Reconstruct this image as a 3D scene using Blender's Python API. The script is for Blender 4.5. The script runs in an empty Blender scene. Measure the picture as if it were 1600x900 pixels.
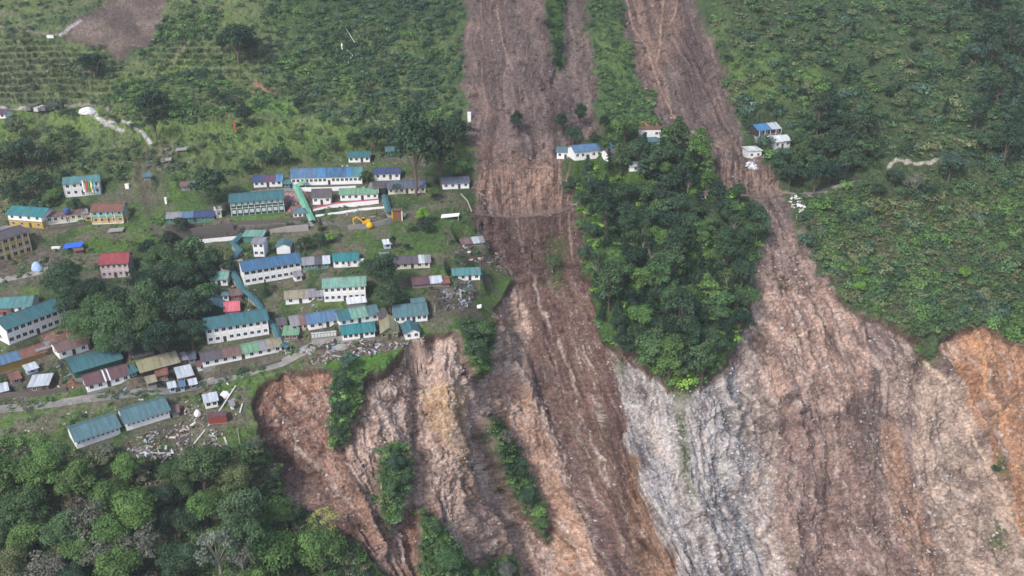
import bpy, math, random
import numpy as np
rng = np.random.default_rng(11)
random.seed(5)
sc = bpy.context.scene
# ------------------------------------------------------------------ camera
F = 1386.0                      # focal length in photo pixels (1600 wide)
PITCH = math.radians(24.0)
CP, SP = math.cos(PITCH), math.sin(PITCH)
EYE = np.array([0.0, 0.0, 260.0])
camd = bpy.data.cameras.new('camera')
camd.sensor_width = 36.0
camd.lens = 36.0 * F / 1600.0
camd.clip_start = 1.0
camd.clip_end = 20000.0
cam = bpy.data.objects.new('camera', camd)
cam.location = EYE
cam.rotation_euler = (math.pi / 2 - PITCH, 0, 0)
sc.collection.objects.link(cam)
sc.camera = cam
# ------------------------------------------------------------------ light
SUN_EL, SUN_AZ = math.radians(44), math.radians(215)     # azimuth clockwise from +Y
world = bpy.data.worlds.new('World')
sc.world = world
world.use_nodes = True
nt = world.node_tree
nt.nodes.clear()
wo = nt.nodes.new('ShaderNodeOutputWorld')
bg = nt.nodes.new('ShaderNodeBackground')
sky = nt.nodes.new('ShaderNodeTexSky')
sky.sky_type = 'NISHITA'
sky.sun_disc = False
sky.sun_elevation = SUN_EL
sky.sun_rotation = SUN_AZ
sky.air_density = 1.0
sky.dust_density = 2.0
sky.ozone_density = 0.6
bg.inputs['Strength'].default_value = 0.118
nt.links.new(sky.outputs[0], bg.inputs[0])
nt.links.new(bg.outputs[0], wo.inputs[0])
sd = bpy.data.lights.new('sun', 'SUN')
sd.energy = 1.5
sd.angle = math.radians(10)
sd.color = (1.0, 0.985, 0.955)
sun = bpy.data.objects.new('sun', sd)
sun.rotation_euler = (math.pi / 2 - SUN_EL, 0, -SUN_AZ + math.pi)
sun.location = (0, 0, 500)
sc.collection.objects.link(sun)
sc.view_settings.view_transform = 'Standard'
sc.view_settings.look = 'None'
sc.view_settings.gamma = 1.0
sc.view_settings.exposure = 0.97
sc.cycles.max_bounces = 4
sc.cycles.diffuse_bounces = 2
sc.cycles.glossy_bounces = 1
sc.cycles.transmission_bounces = 1
sc.cycles.transparent_max_bounces = 4
sc.cycles.volume_bounces = 0
C = sc.collection

# ------------------------------------------------------------------ small maths helpers
def S(r, g, b):
    def f(c):
        c /= 255.0
        return c / 12.92 if c <= 0.04045 else ((c + 0.055) / 1.055) ** 2.4
    return np.array([f(r), f(g), f(b)])

TAB = np.random.default_rng(3).random((16, 256, 256)).astype(np.float32)
def vn(x, y, seed=0):
    t = TAB[seed % 16]
    x = x + seed * 17.31; y = y + seed * 5.77
    xi = np.floor(x); yi = np.floor(y)
    fx = (x - xi).astype(np.float32); fy = (y - yi).astype(np.float32)
    fx = fx * fx * (3 - 2 * fx); fy = fy * fy * (3 - 2 * fy)
    xi = xi.astype(np.int64) & 255; yi = yi.astype(np.int64) & 255
    x1 = (xi + 1) & 255; y1 = (yi + 1) & 255
    a = t[yi, xi]; b = t[yi, x1]; c = t[y1, xi]; d = t[y1, x1]
    return a + (b - a) * fx + (c - a) * fy + (a - b - c + d) * fx * fy
def fbm(x, y, seed=0, octs=4, gain=0.5):
    s = 0; a = 1.0; n = 0
    for i in range(octs):
        s = s + a * vn(x, y, seed + i); n += a
        a *= gain; x = x * 2.03; y = y * 2.03
    return s / n
def sstep(a, b, x):
    t = np.clip((x - a) / (b - a), 0, 1)
    return t * t * (3 - 2 * t)
def blur1(a, k, ax):
    if k < 1: return a
    k = int(k); n = a.shape[ax]
    p = np.concatenate([np.repeat(np.take(a, [0], ax), k + 1, ax), a, np.repeat(np.take(a, [n - 1], ax), k, ax)], ax)
    c = np.cumsum(p, axis=ax, dtype=np.float64)
    hi = np.take(c, np.arange(2 * k + 1, 2 * k + 1 + n), ax); lo = np.take(c, np.arange(0, n), ax)
    return (hi - lo) / (2 * k + 1)
def blur(a, k):
    for _ in range(2):
        a = blur1(blur1(a, k, 0), k, 1)
    return a
def inpoly(X, Y, poly):
    r = np.zeros(X.shape, bool)
    n = len(poly)
    for i in range(n):
        x0, y0 = poly[i]; x1, y1 = poly[(i + 1) % n]
        if y0 == y1: continue
        c = ((Y < y0) != (Y < y1)) & (X < (x1 - x0) * (Y - y0) / (y1 - y0) + x0)
        r ^= c
    return r
def raydir(px, py):
    u = (np.asarray(px, float) - 800) / F; v = (np.asarray(py, float) - 450) / F
    return np.stack([u + 0 * v, CP - v * SP + 0 * u, -SP - v * CP + 0 * u], -1)

# ------------------------------------------------------------------ terrain: slopes of the valley side
STEP = 1.6
gx = np.concatenate([np.arange(-1000, -420, 25), np.arange(-420, -60, 5), np.arange(-60, 1660, STEP), np.arange(1660, 2020, 5), np.arange(2020, 2620, 25)])
gy = np.concatenate([np.arange(-700, -200, 20), np.arange(-200, -60, 5), np.arange(-60, 960, STEP), np.arange(960, 1380, 14)])
PX, PY = np.meshgrid(gx, gy)
H, W = PX.shape
NWX = fbm(PX / 26, PY / 26, 1, 3) - .5
NWY = fbm(PX / 26, PY / 26, 5, 3) - .5
NFX = fbm(PX / 7, PY / 7, 2, 2) - .5
NFY = fbm(PX / 7, PY / 7, 6, 2) - .5
def mask(poly, k=2, wa=0, wf=0):
    xs = [p[0] for p in poly]; ys = [p[1] for p in poly]
    m = wa + wf + 4
    j0, j1 = np.searchsorted(gx, [min(xs) - m, max(xs) + m]); i0, i1 = np.searchsorted(gy, [min(ys) - m, max(ys) + m])
    out = np.zeros((H, W), np.float32)
    sl = (slice(i0, i1), slice(j0, j1))
    X = PX[sl] + NWX[sl] * 2 * wa + NFX[sl] * 2 * wf
    Y = PY[sl] + NWY[sl] * 2 * wa + NFY[sl] * 2 * wf
    out[sl] = inpoly(X, Y, poly)
    if k:
        e = 4 * k + 2
        a0, a1, b0, b1 = max(0, i0 - e), min(H, i1 + e), max(0, j0 - e), min(W, j1 + e)
        out[a0:a1, b0:b1] = blur(out[a0:a1, b0:b1], k)
    return out

VILLAGE = [(-1000, 290), (0, 300), (250, 300), (600, 235), (735, 255), (742, 330), (800, 440), (770, 500), (720, 520), (650, 530), (560, 590), (400, 640), (380, 700), (0, 720), (-1000, 740)]
LOWWOOD = [(-1000, 740), (0, 700), (90, 705), (250, 712), (395, 690), (440, 740), (600, 900), (660, 1400), (-1000, 1400)]
SLIDE1 = [(716, -300), (721, 60), (724, 130), (728, 200), (738, 235), (742, 320), (735, 345), (762, 372), (790, 415), (812, 440), (900, 470), (925, 470), (912, 420), (915, 350), (905, 320), (888, 290), (878, 255), (905, 235), (937, 215), (937, 150), (925, 80), (906, -60), (890, -300)]
SLIDE2 = [(960, -300), (972, -60), (980, 30), (1005, 100), (1030, 180), (1055, 220), (1085, 240), (1112, 262), (1105, 295), (1160, 298), (1190, 330), (1200, 370), (1190, 410), (1175, 450), (1172, 500), (1350, 495), (1300, 450), (1270, 400), (1246, 350), (1240, 310), (1215, 275), (1185, 235), (1150, 190), (1125, 110), (1100, 30), (1083, -60), (1060, -300)]
SCARP = [(395, 630), (402, 612), (424, 592), (470, 578), (522, 576), (530, 600), (562, 602), (566, 592), (600, 584), (625, 560), (652, 530), (690, 517), (718, 522), (722, 560), (748, 592), (762, 585), (768, 520), (776, 480), (800, 440), (850, 430), (925, 440), (935, 490), (945, 545), (985, 548), (1010, 575), (1045, 605), (1080, 610), (1110, 590), (1140, 560), (1158, 520), (1172, 450), (1290, 440), (1318, 470), (1345, 490), (1400, 508), (1432, 530), (1446, 560), (1460, 555), (1464, 535), (1495, 516), (1530, 512), (1560, 522), (1600, 535), (1800, 600), (2600, 700), (2600, 1400), (700, 1400), (660, 960), (612, 905), (560, 850), (500, 812), (445, 790), (446, 750), (405, 690)]
SPUR = [(880, 235), (960, 205), (1060, 225), (1112, 262), (1105, 295), (1170, 298), (1200, 350), (1195, 420), (1172, 500), (1140, 560), (1085, 608), (1050, 606), (1000, 560), (945, 545), (930, 480), (912, 400), (905, 320), (888, 285)]
slope = np.full((H, W), 27.0)
def setslope(poly, deg, k=14):
    global slope
    m = mask(poly, k)
    slope = slope * (1 - m) + deg * m
setslope([(-1000, 60), (300, 110), (560, 190), (735, 200), (735, 300), (-1000, 330)], 21)
setslope(VILLAGE, 15, 10)
setslope(LOWWOOD, 33, 8)
setslope(SLIDE1, 30)
setslope([(735, 335), (905, 325), (925, 440), (800, 440)], 38)
setslope(SPUR, 28)
setslope([(1260, 300), (2600, 250), (2600, 700), (1600, 535), (1300, 450)], 30)
setslope(SCARP, 45, 6)
setslope([(512, 585), (575, 598), (572, 615), (512, 610)], 42, 5); setslope([(712, 512), (775, 505), (775, 600), (712, 600)], 42, 5)
for poly, dg, kk in [([(730, 319), (915, 316), (915, 329), (730, 332)], 1, 1), ([(738, 255), (880, 255), (905, 318), (738, 320)], 48, 2), ([(738, 332), (912, 329), (915, 360), (750, 362)], 44, 2),
                     ([(1090, 225), (1200, 232), (1200, 240), (1080, 240)], 8, 2), ([(1120, 243), (1215, 243), (1235, 290), (1110, 290)], 46, 2), ([(1105, 292), (1250, 288), (1252, 300), (1105, 303)], 4, 1),
                     ([(1252, 282), (1345, 276), (1345, 290), (1252, 297)], 4, 1), ([(258, 352), (482, 346), (482, 362), (372, 374), (258, 380)], 40, 2)]:
    setslope(poly, dg, kk)
slope = np.clip(slope, 2, 60)
TT = (SP + (gy - 450) / F * CP) / (CP - (gy - 450) / F * SP)
ST = np.tan(np.radians(slope)); 
i0 = int(np.searchsorted(gy, 300))
dT = np.gradient(TT)
integ = np.cumsum(dT[:, None] / (ST + TT[:, None]), axis=0)
lnY = np.log(366.0) - (integ - integ[i0][None, :])
lnY = blur1(blur1(lnY, 12, 1), 12, 1)
Yd = np.exp(lnY)
D = raydir(PX, PY)
tt = Yd / D[..., 1]
P = EYE + D * tt[..., None]
def normals(P):
    a = np.gradient(P, axis=1); b = np.gradient(P, axis=0)
    n = np.cross(a, b)
    n /= np.linalg.norm(n, axis=-1, keepdims=True) + 1e-9
    n *= np.sign(n[..., 2:3] + 1e-9)
    return n
NR = normals(P)
print('depth samples', Yd[np.searchsorted(gy, [0, 150, 300, 450, 600, 750, 899])][:, np.searchsorted(gx, [50, 400, 850, 1060, 1500])].round())

# downslope flow coordinate: streaks, rills and slide tracks run along lines of constant q
GR = [-700, -60, 150, 320, 450, 600, 750, 900, 1400]
GL = [[-1000] * 9,
      [250, 280, 310, 330, 370, 400, 480, 600, 900],
      [440, 460, 480, 490, 505, 545, 592, 650, 940],
      [620, 640, 650, 655, 672, 690, 730, 770, 1060],
      [700, 717, 725, 738, 778, 812, 880, 958, 1260],
      [800, 815, 830, 850, 870, 905, 968, 1040, 1360],
      [920, 935, 938, 905, 918, 950, 1012, 1080, 1400],
      [940, 957, 1010, 1020, 1040, 1072, 1130, 1190, 1440],
      [960, 1020, 1105, 1180, 1215, 1252, 1290, 1330, 1490],
      [1040, 1078, 1150, 1225, 1290, 1362, 1420, 1480, 1700],
      [1380, 1390, 1420, 1440, 1450, 1495, 1560, 1625, 1880],
      [1560, 1580, 1600, 1620, 1630, 1660, 1725, 1790, 2000],
      [2620] * 9]
Q = np.zeros((H, W), np.float32)
gl = np.array(GL, float)
for i, y in enumerate(gy):
    knots = np.array([np.interp(y, GR, g) for g in gl])
    Q[i] = np.interp(gx, knots, np.arange(len(knots)))
Q += (fbm(PX / 130, PY / 190, 9, 2) - .5) * .35
QM = Q * 28.0                                  # roughly metres across the flow
VM = PY / 4.4                                  # roughly metres down the flow
XW, YW, ZW = P[..., 0], P[..., 1], P[..., 2]
QM = QM + 7 * (fbm(PX / 60, PY / 60, 4, 3) - .5) + 2.2 * (fbm(PX / 14, PY / 18, 9, 3) - .5)

# ------------------------------------------------------------------ masks of the ground cover
m1 = mask(SLIDE1, 1, 14, 12); m2 = mask(SLIDE2, 1, 17, 12); m3 = mask(SCARP, 1, 4, 6)
GREENISLES = [[(846, -60), (880, -60), (886, 40), (888, 90), (880, 110), (868, 80), (856, 40)],
              [(520, 570), (566, 586), (560, 640), (545, 690), (518, 706), (522, 640)],
              [(720, 500), (768, 500), (764, 560), (752, 592), (722, 560)],
              [(592, 700), (628, 690), (645, 740), (612, 830), (590, 800)],
              [(752, 655), (788, 655), (860, 820), (855, 848), (790, 770)],
              [(655, 790), (700, 830), (745, 900), (745, 960), (660, 960)],
              [(745, 880), (800, 865), (815, 960), (740, 960)]]
isle = np.zeros((H, W), np.float32)
for g in GREENISLES: isle = np.maximum(isle, mask(g, 1, 5, 4))
dirt = np.clip(np.maximum(np.maximum(m1, m2), m3) - isle, 0, 1)
spur = mask(SPUR, 3, 2, 3)
village = mask(VILLAGE, 4)
BROWNUP = [(92, 52), (130, 24), (190, -10), (215, -60), (268, -60), (254, 15), (246, 60), (238, 74), (205, 76), (200, 92), (182, 92), (166, 74), (108, 62)]
mb = mask(BROWNUP, 1, 3, 3)
dirt2 = np.maximum(dirt, mb)

# ------------------------------------------------------------------ relief
disp = np.zeros((H, W))
# slides are sunken, the wooded spur stands proud
sink = blur(np.clip(m1 + m2, 0, 1) * (1 - m3), 9)
disp -= 3.0 * sink
disp += 4.0 * blur(spur, 14)
rim = blur(m3 * (1 - isle), 2)
disp -= 3.2 * sstep(.1, .9, rim)
# gullies and rills
dirtr = np.maximum(dirt, .6 * mb)
flowm = mask([(738, 345), (905, 325), (935, 470), (950, 560), (975, 680), (1020, 800), (1070, 960), (965, 960), (900, 800), (858, 660), (830, 540), (815, 440)], 8, 10)
rgh = 1 - .6 * flowm
g1 = fbm(QM / 11, VM / 40, 3, 5, .58); g2 = fbm(QM / 4.5, VM / 30, 7, 4, .6); g3 = fbm(QM / 1.1, VM / 9, 4, 3, .6)
rid = 1 - np.abs(2 * g1 - 1) * 2.2
d3 = blur(m3, 5)
disp += dirtr * (d3 * 3.6 * (rid - .4) + rgh * (.65 + 1.1 * d3) * (g2 - .5) * 2.2 + rgh * (.25 + .35 * d3) * (g3 - .5) * 1.6)
blk = fbm(PX / 17, PY / 15, 8, 4, .6); fine = fbm(PX / 4.2, PY / 3.8, 12, 3, .7)
disp += dirtr * (.35 + d3) * (blk - .5) * 2.2
disp += dirtr * (.6 + .8 * d3) * (np.abs(2 * fine - 1) - .25) * .95
# small tension cracks and slumped lips
ck = fbm(PX / 42, PY / 24, 6, 4); dk = np.abs(ck - .5)
crack = dirt * (1 - sstep(.0, .012, dk)) * sstep(.52, .62, fbm(PX / 90, PY / 70, 2, 2))
disp -= crack * 1.3
disp -= dirt * 1.1 * sstep(-.004, .004, ck - .5) * sstep(.5, .6, fbm(PX / 90, PY / 70, 2, 2))
# vegetation relief
bump = np.abs(2 * fbm(XW / 5, YW / 5, 10, 3) - 1)
bump2 = np.abs(2 * fbm(XW / 1.7, YW / 1.7, 13, 2) - 1)
scrub = (1 - dirt2) * (1 - village * .92)
disp += scrub * ((.5 - bump) * 3.0 + (.5 - bump2) * 1.1)
disp += village * (1 - dirt) * (fbm(XW / 8, YW / 8, 4, 3) - .5) * .8
big = fbm(XW / 60, YW / 60, 2, 2)
disp += (1 - dirt) * (1 - village) * (big - .5) * 8
east = mask([(1110, -300), (2600, -300), (2600, 700), (1450, 540), (1250, 400), (1230, 280), (1140, 150)], 20)
fold = 1 - np.abs(2 * fbm((PX - .7 * PY) / 120, (PY + .3 * PX) / 260, 5, 3) - 1) * 2
disp += east * (1 - dirt) * (fold - .4) * 6
def line_dist(pts):
    d = np.full((H, W), 1e6, np.float32)
    for (x0, y0), (x1, y1) in zip(pts[:-1], pts[1:]):
        j0, j1 = np.searchsorted(gx, [min(x0, x1) - 50, max(x0, x1) + 50]); k0, k1 = np.searchsorted(gy, [min(y0, y1) - 50, max(y0, y1) + 50])
        X = PX[k0:k1, j0:j1] + NWX[k0:k1, j0:j1] * 14 + NFX[k0:k1, j0:j1] * 5; Y = PY[k0:k1, j0:j1] + NWY[k0:k1, j0:j1] * 14
        dx, dy = x1 - x0, y1 - y0; t = np.clip(((X - x0) * dx + (Y - y0) * dy) / (dx * dx + dy * dy + 1e-6), 0, 1)
        d[k0:k1, j0:j1] = np.minimum(d[k0:k1, j0:j1], np.hypot(X - x0 - t * dx, Y - y0 - t * dy))
    return d
# ridges (+) and gullies (-) that give the scarps their large shape: points, height in metres, half width in pixels
for pts, hh, ww in [([(978, 690), (1010, 760), (1060, 850), (1120, 980)], 4.5, 13), ([(950, 640), (985, 740), (1000, 830), (1020, 980)], -4.5, 12), ([(1462, 560), (1500, 610), (1560, 720), (1640, 960)], 5, 13), ([(1490, 570), (1545, 650), (1590, 760), (1660, 940)], -4, 12),
                    ([(1530, 520), (1545, 580), (1590, 650), (1640, 700)], 3, 9), ([(775, 500), (800, 560), (835, 640), (900, 760), (960, 900)], 3.5, 13), ([(822, 500), (850, 600), (885, 700), (930, 800)], -3, 14), ([(690, 560), (700, 640), (735, 740), (800, 880)], 3, 12), ([(655, 560), (660, 640), (650, 720), (655, 800)], -3.5, 11),
                    ([(530, 720), (560, 760), (600, 860)], 3, 10), ([(420, 690), (470, 740), (520, 800)], -3, 9), ([(740, 640), (760, 720), (820, 860), (860, 960)], -1.5, 8), ([(840, 800), (900, 860), (940, 960)], 3, 9),
                    ([(1190, 520), (1230, 620), (1250, 720)], -2.5, 9), ([(1215, 560), (1250, 640), (1262, 700)], 2.5, 8), ([(1335, 620), (1310, 690), (1300, 780), (1290, 880)], -3, 12), ([(1365, 600), (1350, 680), (1400, 800), (1440, 940)], 3.2, 12), ([(1395, 620), (1400, 700), (1440, 800), (1500, 920)], -3.5, 11), ([(1130, 720), (1170, 790), (1200, 900)], -2, 9), ([(1060, 700), (1100, 800), (1150, 920)], 2, 12), ([(1440, 560), (1420, 620), (1390, 650)], -2.5, 7), ([(1250, 800), (1245, 900)], 2.5, 9), ([(1350, 750), (1370, 850), (1400, 960)], 2.5, 10)]:
    disp += dirt * hh * 1.6 * np.exp(-(line_dist(pts) / ww) ** 1.15)
CR = [([(1081, 88), (1094, 90), (1100, 104)], 2.2, 2.4), ([(1058, 135), (1070, 134), (1083, 143)], 2.2, 2), ([(1104, 128), (1112, 150), (1122, 170), (1128, 190)], 2.2, 2.4), ([(1112, 195), (1122, 212), (1135, 218)], 1.5, 2), ([(1098, 170), (1112, 195)], 1.3, 2), ([(838, 106), (845, 118), (853, 128)], 1.8, 2), ([(775, 398), (840, 400), (880, 404), (905, 418), (922, 440)], 1.8, 3), ([(760, 372), (775, 400), (800, 425)], 1.6, 3),
      ([(1268, 518), (1288, 532), (1300, 542)], 2.2, 3), ([(1298, 650), (1315, 646), (1328, 650)], 2, 2.5), ([(1290, 556), (1300, 562)], 1.6, 2.5), ([(560, 612), (500, 640), (440, 670)], 1.6, 4), ([(832, 240), (850, 242), (860, 236)], 1.4, 2), ([(740, 238), (800, 232), (870, 240)], 1.5, 3)]
for pts, hh, ww in CR: disp -= dirt * hh * np.exp(-(line_dist(pts) / ww) ** 2)
P = P + NR * disp[..., None]
# old field terraces
TERR = [[(-60, 62), (60, 60), (190, 92), (175, 150), (100, 162), (-60, 160)], [(250, 70), (345, 68), (350, 108), (385, 130), (360, 138), (250, 118)], [(160, 95), (200, 100), (180, 140), (140, 150)]]
mt = .3 * mask([(380, 40), (700, 60), (715, 200), (240, 235), (230, 130)], 20, 20)
for g in TERR: mt = np.maximum(mt, mask(g, 5, 6))
hz = (P[..., 2] + 2.0 * (fbm(XW / 50, YW / 50, 14, 2) - .5)) / 2.3
fr = hz - np.floor(hz)
P[..., 2] += mt * 2.3 * (sstep(.62, 1.0, fr) - fr)
# ------------------------------------------------------------------ tracks (dist field helper)
def seg_dist(pts):
    d = np.full((H, W), 1e6); 
    for (x0, y0), (x1, y1) in zip(pts[:-1], pts[1:]):
        xa, xb = min(x0, x1) - 40, max(x0, x1) + 40; ya, yb = min(y0, y1) - 40, max(y0, y1) + 40
        j0, j1 = np.searchsorted(gx, [xa, xb]); k0, k1 = np.searchsorted(gy, [ya, yb])
        X = PX[k0:k1, j0:j1]; Y = (PY[k0:k1, j0:j1])
        dx, dy = x1 - x0, (y1 - y0); L = dx * dx + dy * dy + 1e-6
        t = np.clip(((X - x0) * dx + (Y - y0) * dy) / L, 0, 1)
        dd = np.hypot(X - x0 - t * dx, (Y - y0 - t * dy))
        d[k0:k1, j0:j1] = np.minimum(d[k0:k1, j0:j1], dd)
    return d

# ------------------------------------------------------------------ ground colours (what the surface is made of)
n_a = fbm(XW / 22, YW / 22, 6, 4); n_b = fbm(XW / 5, YW / 5, 9, 3); n_c = fbm(XW / 1.2, YW / 1.2, 11, 2)
GR1, GR2, GR3 = S(76, 94, 60), S(96, 114, 66), S(62, 76, 54)
col = GR1 + (GR2 - GR1) * sstep(.4, .65, n_a)[..., None]
col = col + (GR3 - col) * (sstep(.45, .7, n_b) * .7)[..., None]
def lay(m, c, a=1.0):
    global col
    col = col + (np.asarray(c) - col) * np.clip(m * a, 0, 1)[..., None]
# scrub hills are darker and cooler
lay(mask([(430, -300), (720, -300), (724, 190), (560, 190), (420, 130)], 12, 20), S(58, 78, 50), .7)
lay(mask([(1100, -300), (2600, -300), (2600, 700), (1450, 540), (1250, 400), (1230, 280), (1140, 150)], 8, 10), S(74, 88, 62), .85)
lay(mask([(1400, 280), (1600, 300), (1600, 470), (1450, 420), (1380, 340)], 12, 20), S(92, 94, 62), .6)
lay(mask([(1125, 90), (1260, 92), (1310, 140), (1280, 165), (1150, 155)], 4, 8), S(96, 116, 66), .85)
lay(mask([(900, 60), (1000, 110), (1045, 200), (940, 205), (938, 120)], 4, 6), S(84, 108, 64), .7)
lay(spur, S(70, 96, 44), .7)
lay(isle, S(64, 88, 42), .9)
lay(mask(LOWWOOD, 6, 8), S(64, 78, 44), .8)
lay(mask([(-60, -300), (420, -300), (440, 130), (720, 200), (720, 235), (-60, 330)], 14, 20) * sstep(.3, .6, n_b), S(112, 122, 82), .8)
lay(mask([(380, 30), (715, 40), (720, 200), (400, 190)], 14, 20) * sstep(.4, .62, n_b), S(104, 118, 76), .7)
# brighter meadows in and above the village
for poly, c, a in [([(150, 205), (420, 190), (700, 195), (720, 230), (560, 235), (300, 225)], S(104, 126, 64), .6),
                   ([(245, 100), (330, 95), (300, 120), (250, 118)], S(128, 158, 72), .8),
                   ([(385, 155), (470, 160), (465, 180), (390, 180)], S(104, 150, 74), .7),
                   ([(100, 170), (165, 175), (160, 210), (60, 195)], S(122, 142, 74), .7),
                   ([(-60, 160), (50, 172), (40, 250), (-60, 240)], S(100, 124, 60), .6),
                   ([(-60, 640), (180, 632), (300, 600), (420, 590), (395, 640), (390, 700), (250, 715), (190, 640), (60, 690), (-60, 690)], S(94, 118, 62), .85),
                   ([(465, 560), (640, 540), (600, 580), (560, 590), (520, 574)], S(90, 126, 58), .9),
                   ([(660, 500), (800, 430), (770, 500), (690, 520), (640, 530)], S(94, 120, 62), .8),
                   ([(520, 350), (760, 340), (740, 450), (560, 420)], S(82, 106, 58), .75),
                   ([(200, 300), (300, 260), (340, 370), (230, 390)], S(84, 110, 58), .7),
                   ([(120, 360), (230, 350), (220, 390), (110, 400)], S(88, 118, 52), .7),
                   ([(365, 335), (480, 328), (480, 350), (370, 350)], S(98, 128, 66), .8)]:
    lay(mask(poly, 3, 8, 4), c, a)
lay(village * sstep(.46, .64, fbm(XW / 7, YW / 7, 12, 4)), S(112, 105, 90), .8)
lay(mask([(60, 520), (110, 513), (106, 530), (70, 540)], 2), S(152, 112, 106), .8)
lay(mask([(98, 582), (122, 578), (122, 606), (102, 608)], 1), S(150, 92, 88), .8)
# trodden earth between the houses
EARTH = S(108, 98, 88)
for poly, a in [([(-60, 395), (70, 385), (110, 410), (60, 440), (-60, 450)], .8), ([(-60, 550), (80, 530), (150, 540), (120, 600), (60, 615), (-60, 640)], .45),
                ([(200, 540), (440, 520), (470, 560), (330, 600), (200, 610)], .45), ([(440, 520), (640, 500), (650, 540), (480, 556)], .7),
                ([(255, 350), (370, 345), (365, 376), (270, 372)], .5), ([(270, 600), (350, 600), (350, 720), (180, 715)], .35), ([(640, 420), (760, 440), (740, 500), (650, 490)], .4),
                ([(400, 288), (560, 290), (600, 330), (400, 330)], .5), ([(0, 480), (10, 560), (-60, 560), (-60, 480)], .5), ([(690, 360), (800, 380), (800, 435), (700, 400)], .45), ([(210, 240), (290, 230), (250, 330), (215, 330)], .35)]:
    lay(mask(poly, 3, 8, 4) * sstep(.3, .55, n_b + .12), EARTH, min(1, a * 1.35))
lay(mask([(-60, 100), (90, 95), (60, 160), (-60, 160)], 6, 10), S(118, 118, 96), .6)
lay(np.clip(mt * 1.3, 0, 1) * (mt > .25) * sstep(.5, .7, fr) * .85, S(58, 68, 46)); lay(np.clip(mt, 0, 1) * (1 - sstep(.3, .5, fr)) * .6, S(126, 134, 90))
# upper bare patch
lay(mb * (.6 + .4 * sstep(.25, .5, n_b + .12)), S(112, 100, 96) + (S(146, 132, 124) - S(112, 100, 96)) * sstep(.4, .7, fbm(QM / 3, VM / 10, 3, 3))[..., None], 1)
# bare soil and rock
st1 = fbm(QM / 2.4, VM / 26, 5, 5, .62); st2 = fbm(QM / 9, VM / 45, 8, 3); st3 = fbm(QM / .8, VM / 4, 2, 3, .65)
nz = fbm(PX / 30, PY / 26, 15, 5, .6); hf = fbm(PX / 3.4, PY / 3.0, 7, 3, .75)
soil = S(108, 95, 93) + (S(146, 131, 127) - S(108, 95, 93)) * sstep(.38, .64, .6 * st1 + .4 * nz)[..., None]
soil = soil + (S(88, 74, 73) - soil) * (sstep(.5, .68, st2) * .7)[..., None]
soil = soil + (S(152, 126, 114) - soil) * (sstep(.56, .72, nz) * .55)[..., None]
lay(dirt, soil)
def zone(poly, c1, c2, a=.9, k=4, wa=12, wf=5, s=.5, w=.16):
    m = mask(poly, k + 2, wa + 6, wf)
    m = sstep(.4, .6, m + (st2 - .5) * .45 + (st1 - .5) * .5 + (nz - .5) * .3) * (m > .02) * dirt
    t = sstep(s - w, s + w, .4 * st1 + .25 * nz + .2 * st3 + .15 * hf + .01)[..., None]
    lay(m, c1 + (c2 - c1) * t, a)
# left scarp: pale pink-tan fractured rock
zone([(560, 590), (650, 525), (720, 515), (800, 440), (830, 480), (850, 640), (930, 800), (980, 960), (640, 960), (540, 800), (480, 760)], S(130, 108, 99), S(196, 174, 162), .9)
zone([(395, 600), (470, 575), (530, 580), (520, 700), (600, 800), (640, 900), (560, 850), (440, 760), (400, 690)], S(112, 88, 78), S(158, 126, 112), .9)
zone([(400, 610), (430, 590), (520, 578), (515, 600), (440, 640), (402, 660)], S(136, 104, 88), S(168, 130, 108), .7)
zone([(670, 590), (740, 610), (735, 660), (760, 760), (745, 830), (715, 720), (680, 680)], S(156, 130, 100), S(184, 158, 124), .8, wa=8)
zone([(770, 590), (800, 590), (860, 690), (900, 800), (925, 900), (940, 960), (880, 960), (860, 800), (810, 700)], S(150, 118, 98), S(186, 156, 138), .85, k=8, wa=14)
zone([(455, 690), (530, 760), (560, 840), (500, 810), (440, 760)], S(120, 98, 92), S(150, 128, 120), .6)
zone([(605, 820), (660, 770), (680, 960), (610, 960)], S(124, 92, 78), S(150, 116, 98), .8, wa=5)
zone([(730, 690), (790, 800), (860, 960), (770, 960), (700, 800)], S(136, 114, 106), S(188, 166, 154), .6)
# main dark flow
zone([(738, 345), (905, 325), (935, 470), (950, 560), (975, 680), (1020, 800), (1070, 960), (965, 960), (900, 800), (858, 660), (830, 540), (815, 440)], S(94, 74, 70), S(122, 99, 93), .92, s=.52)
zone([(985, 690), (1030, 790), (1080, 960), (1010, 960), (975, 790)], S(132, 104, 84), S(168, 138, 116), .7, wa=6)
zone([(735, 205), (870, 250), (880, 320), (742, 325)], S(108, 88, 84), S(152, 124, 110), .6)
zone([(832, 250), (868, 255), (862, 318), (838, 318)], S(146, 120, 106), S(180, 154, 138), .8, wa=3, k=1)
# pale grey rock face below the spur
zone([(945, 545), (1000, 570), (1060, 612), (1120, 590), (1165, 560), (1190, 640), (1215, 760), (1240, 960), (1090, 960), (1020, 800), (975, 680)], S(112, 111, 115), S(182, 181, 182), .95, k=6, wa=16, s=.5)
zone([(1165, 500), (1210, 520), (1225, 660), (1250, 960), (1200, 960), (1170, 640)], S(138, 126, 120), S(186, 172, 162), .7)
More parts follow.
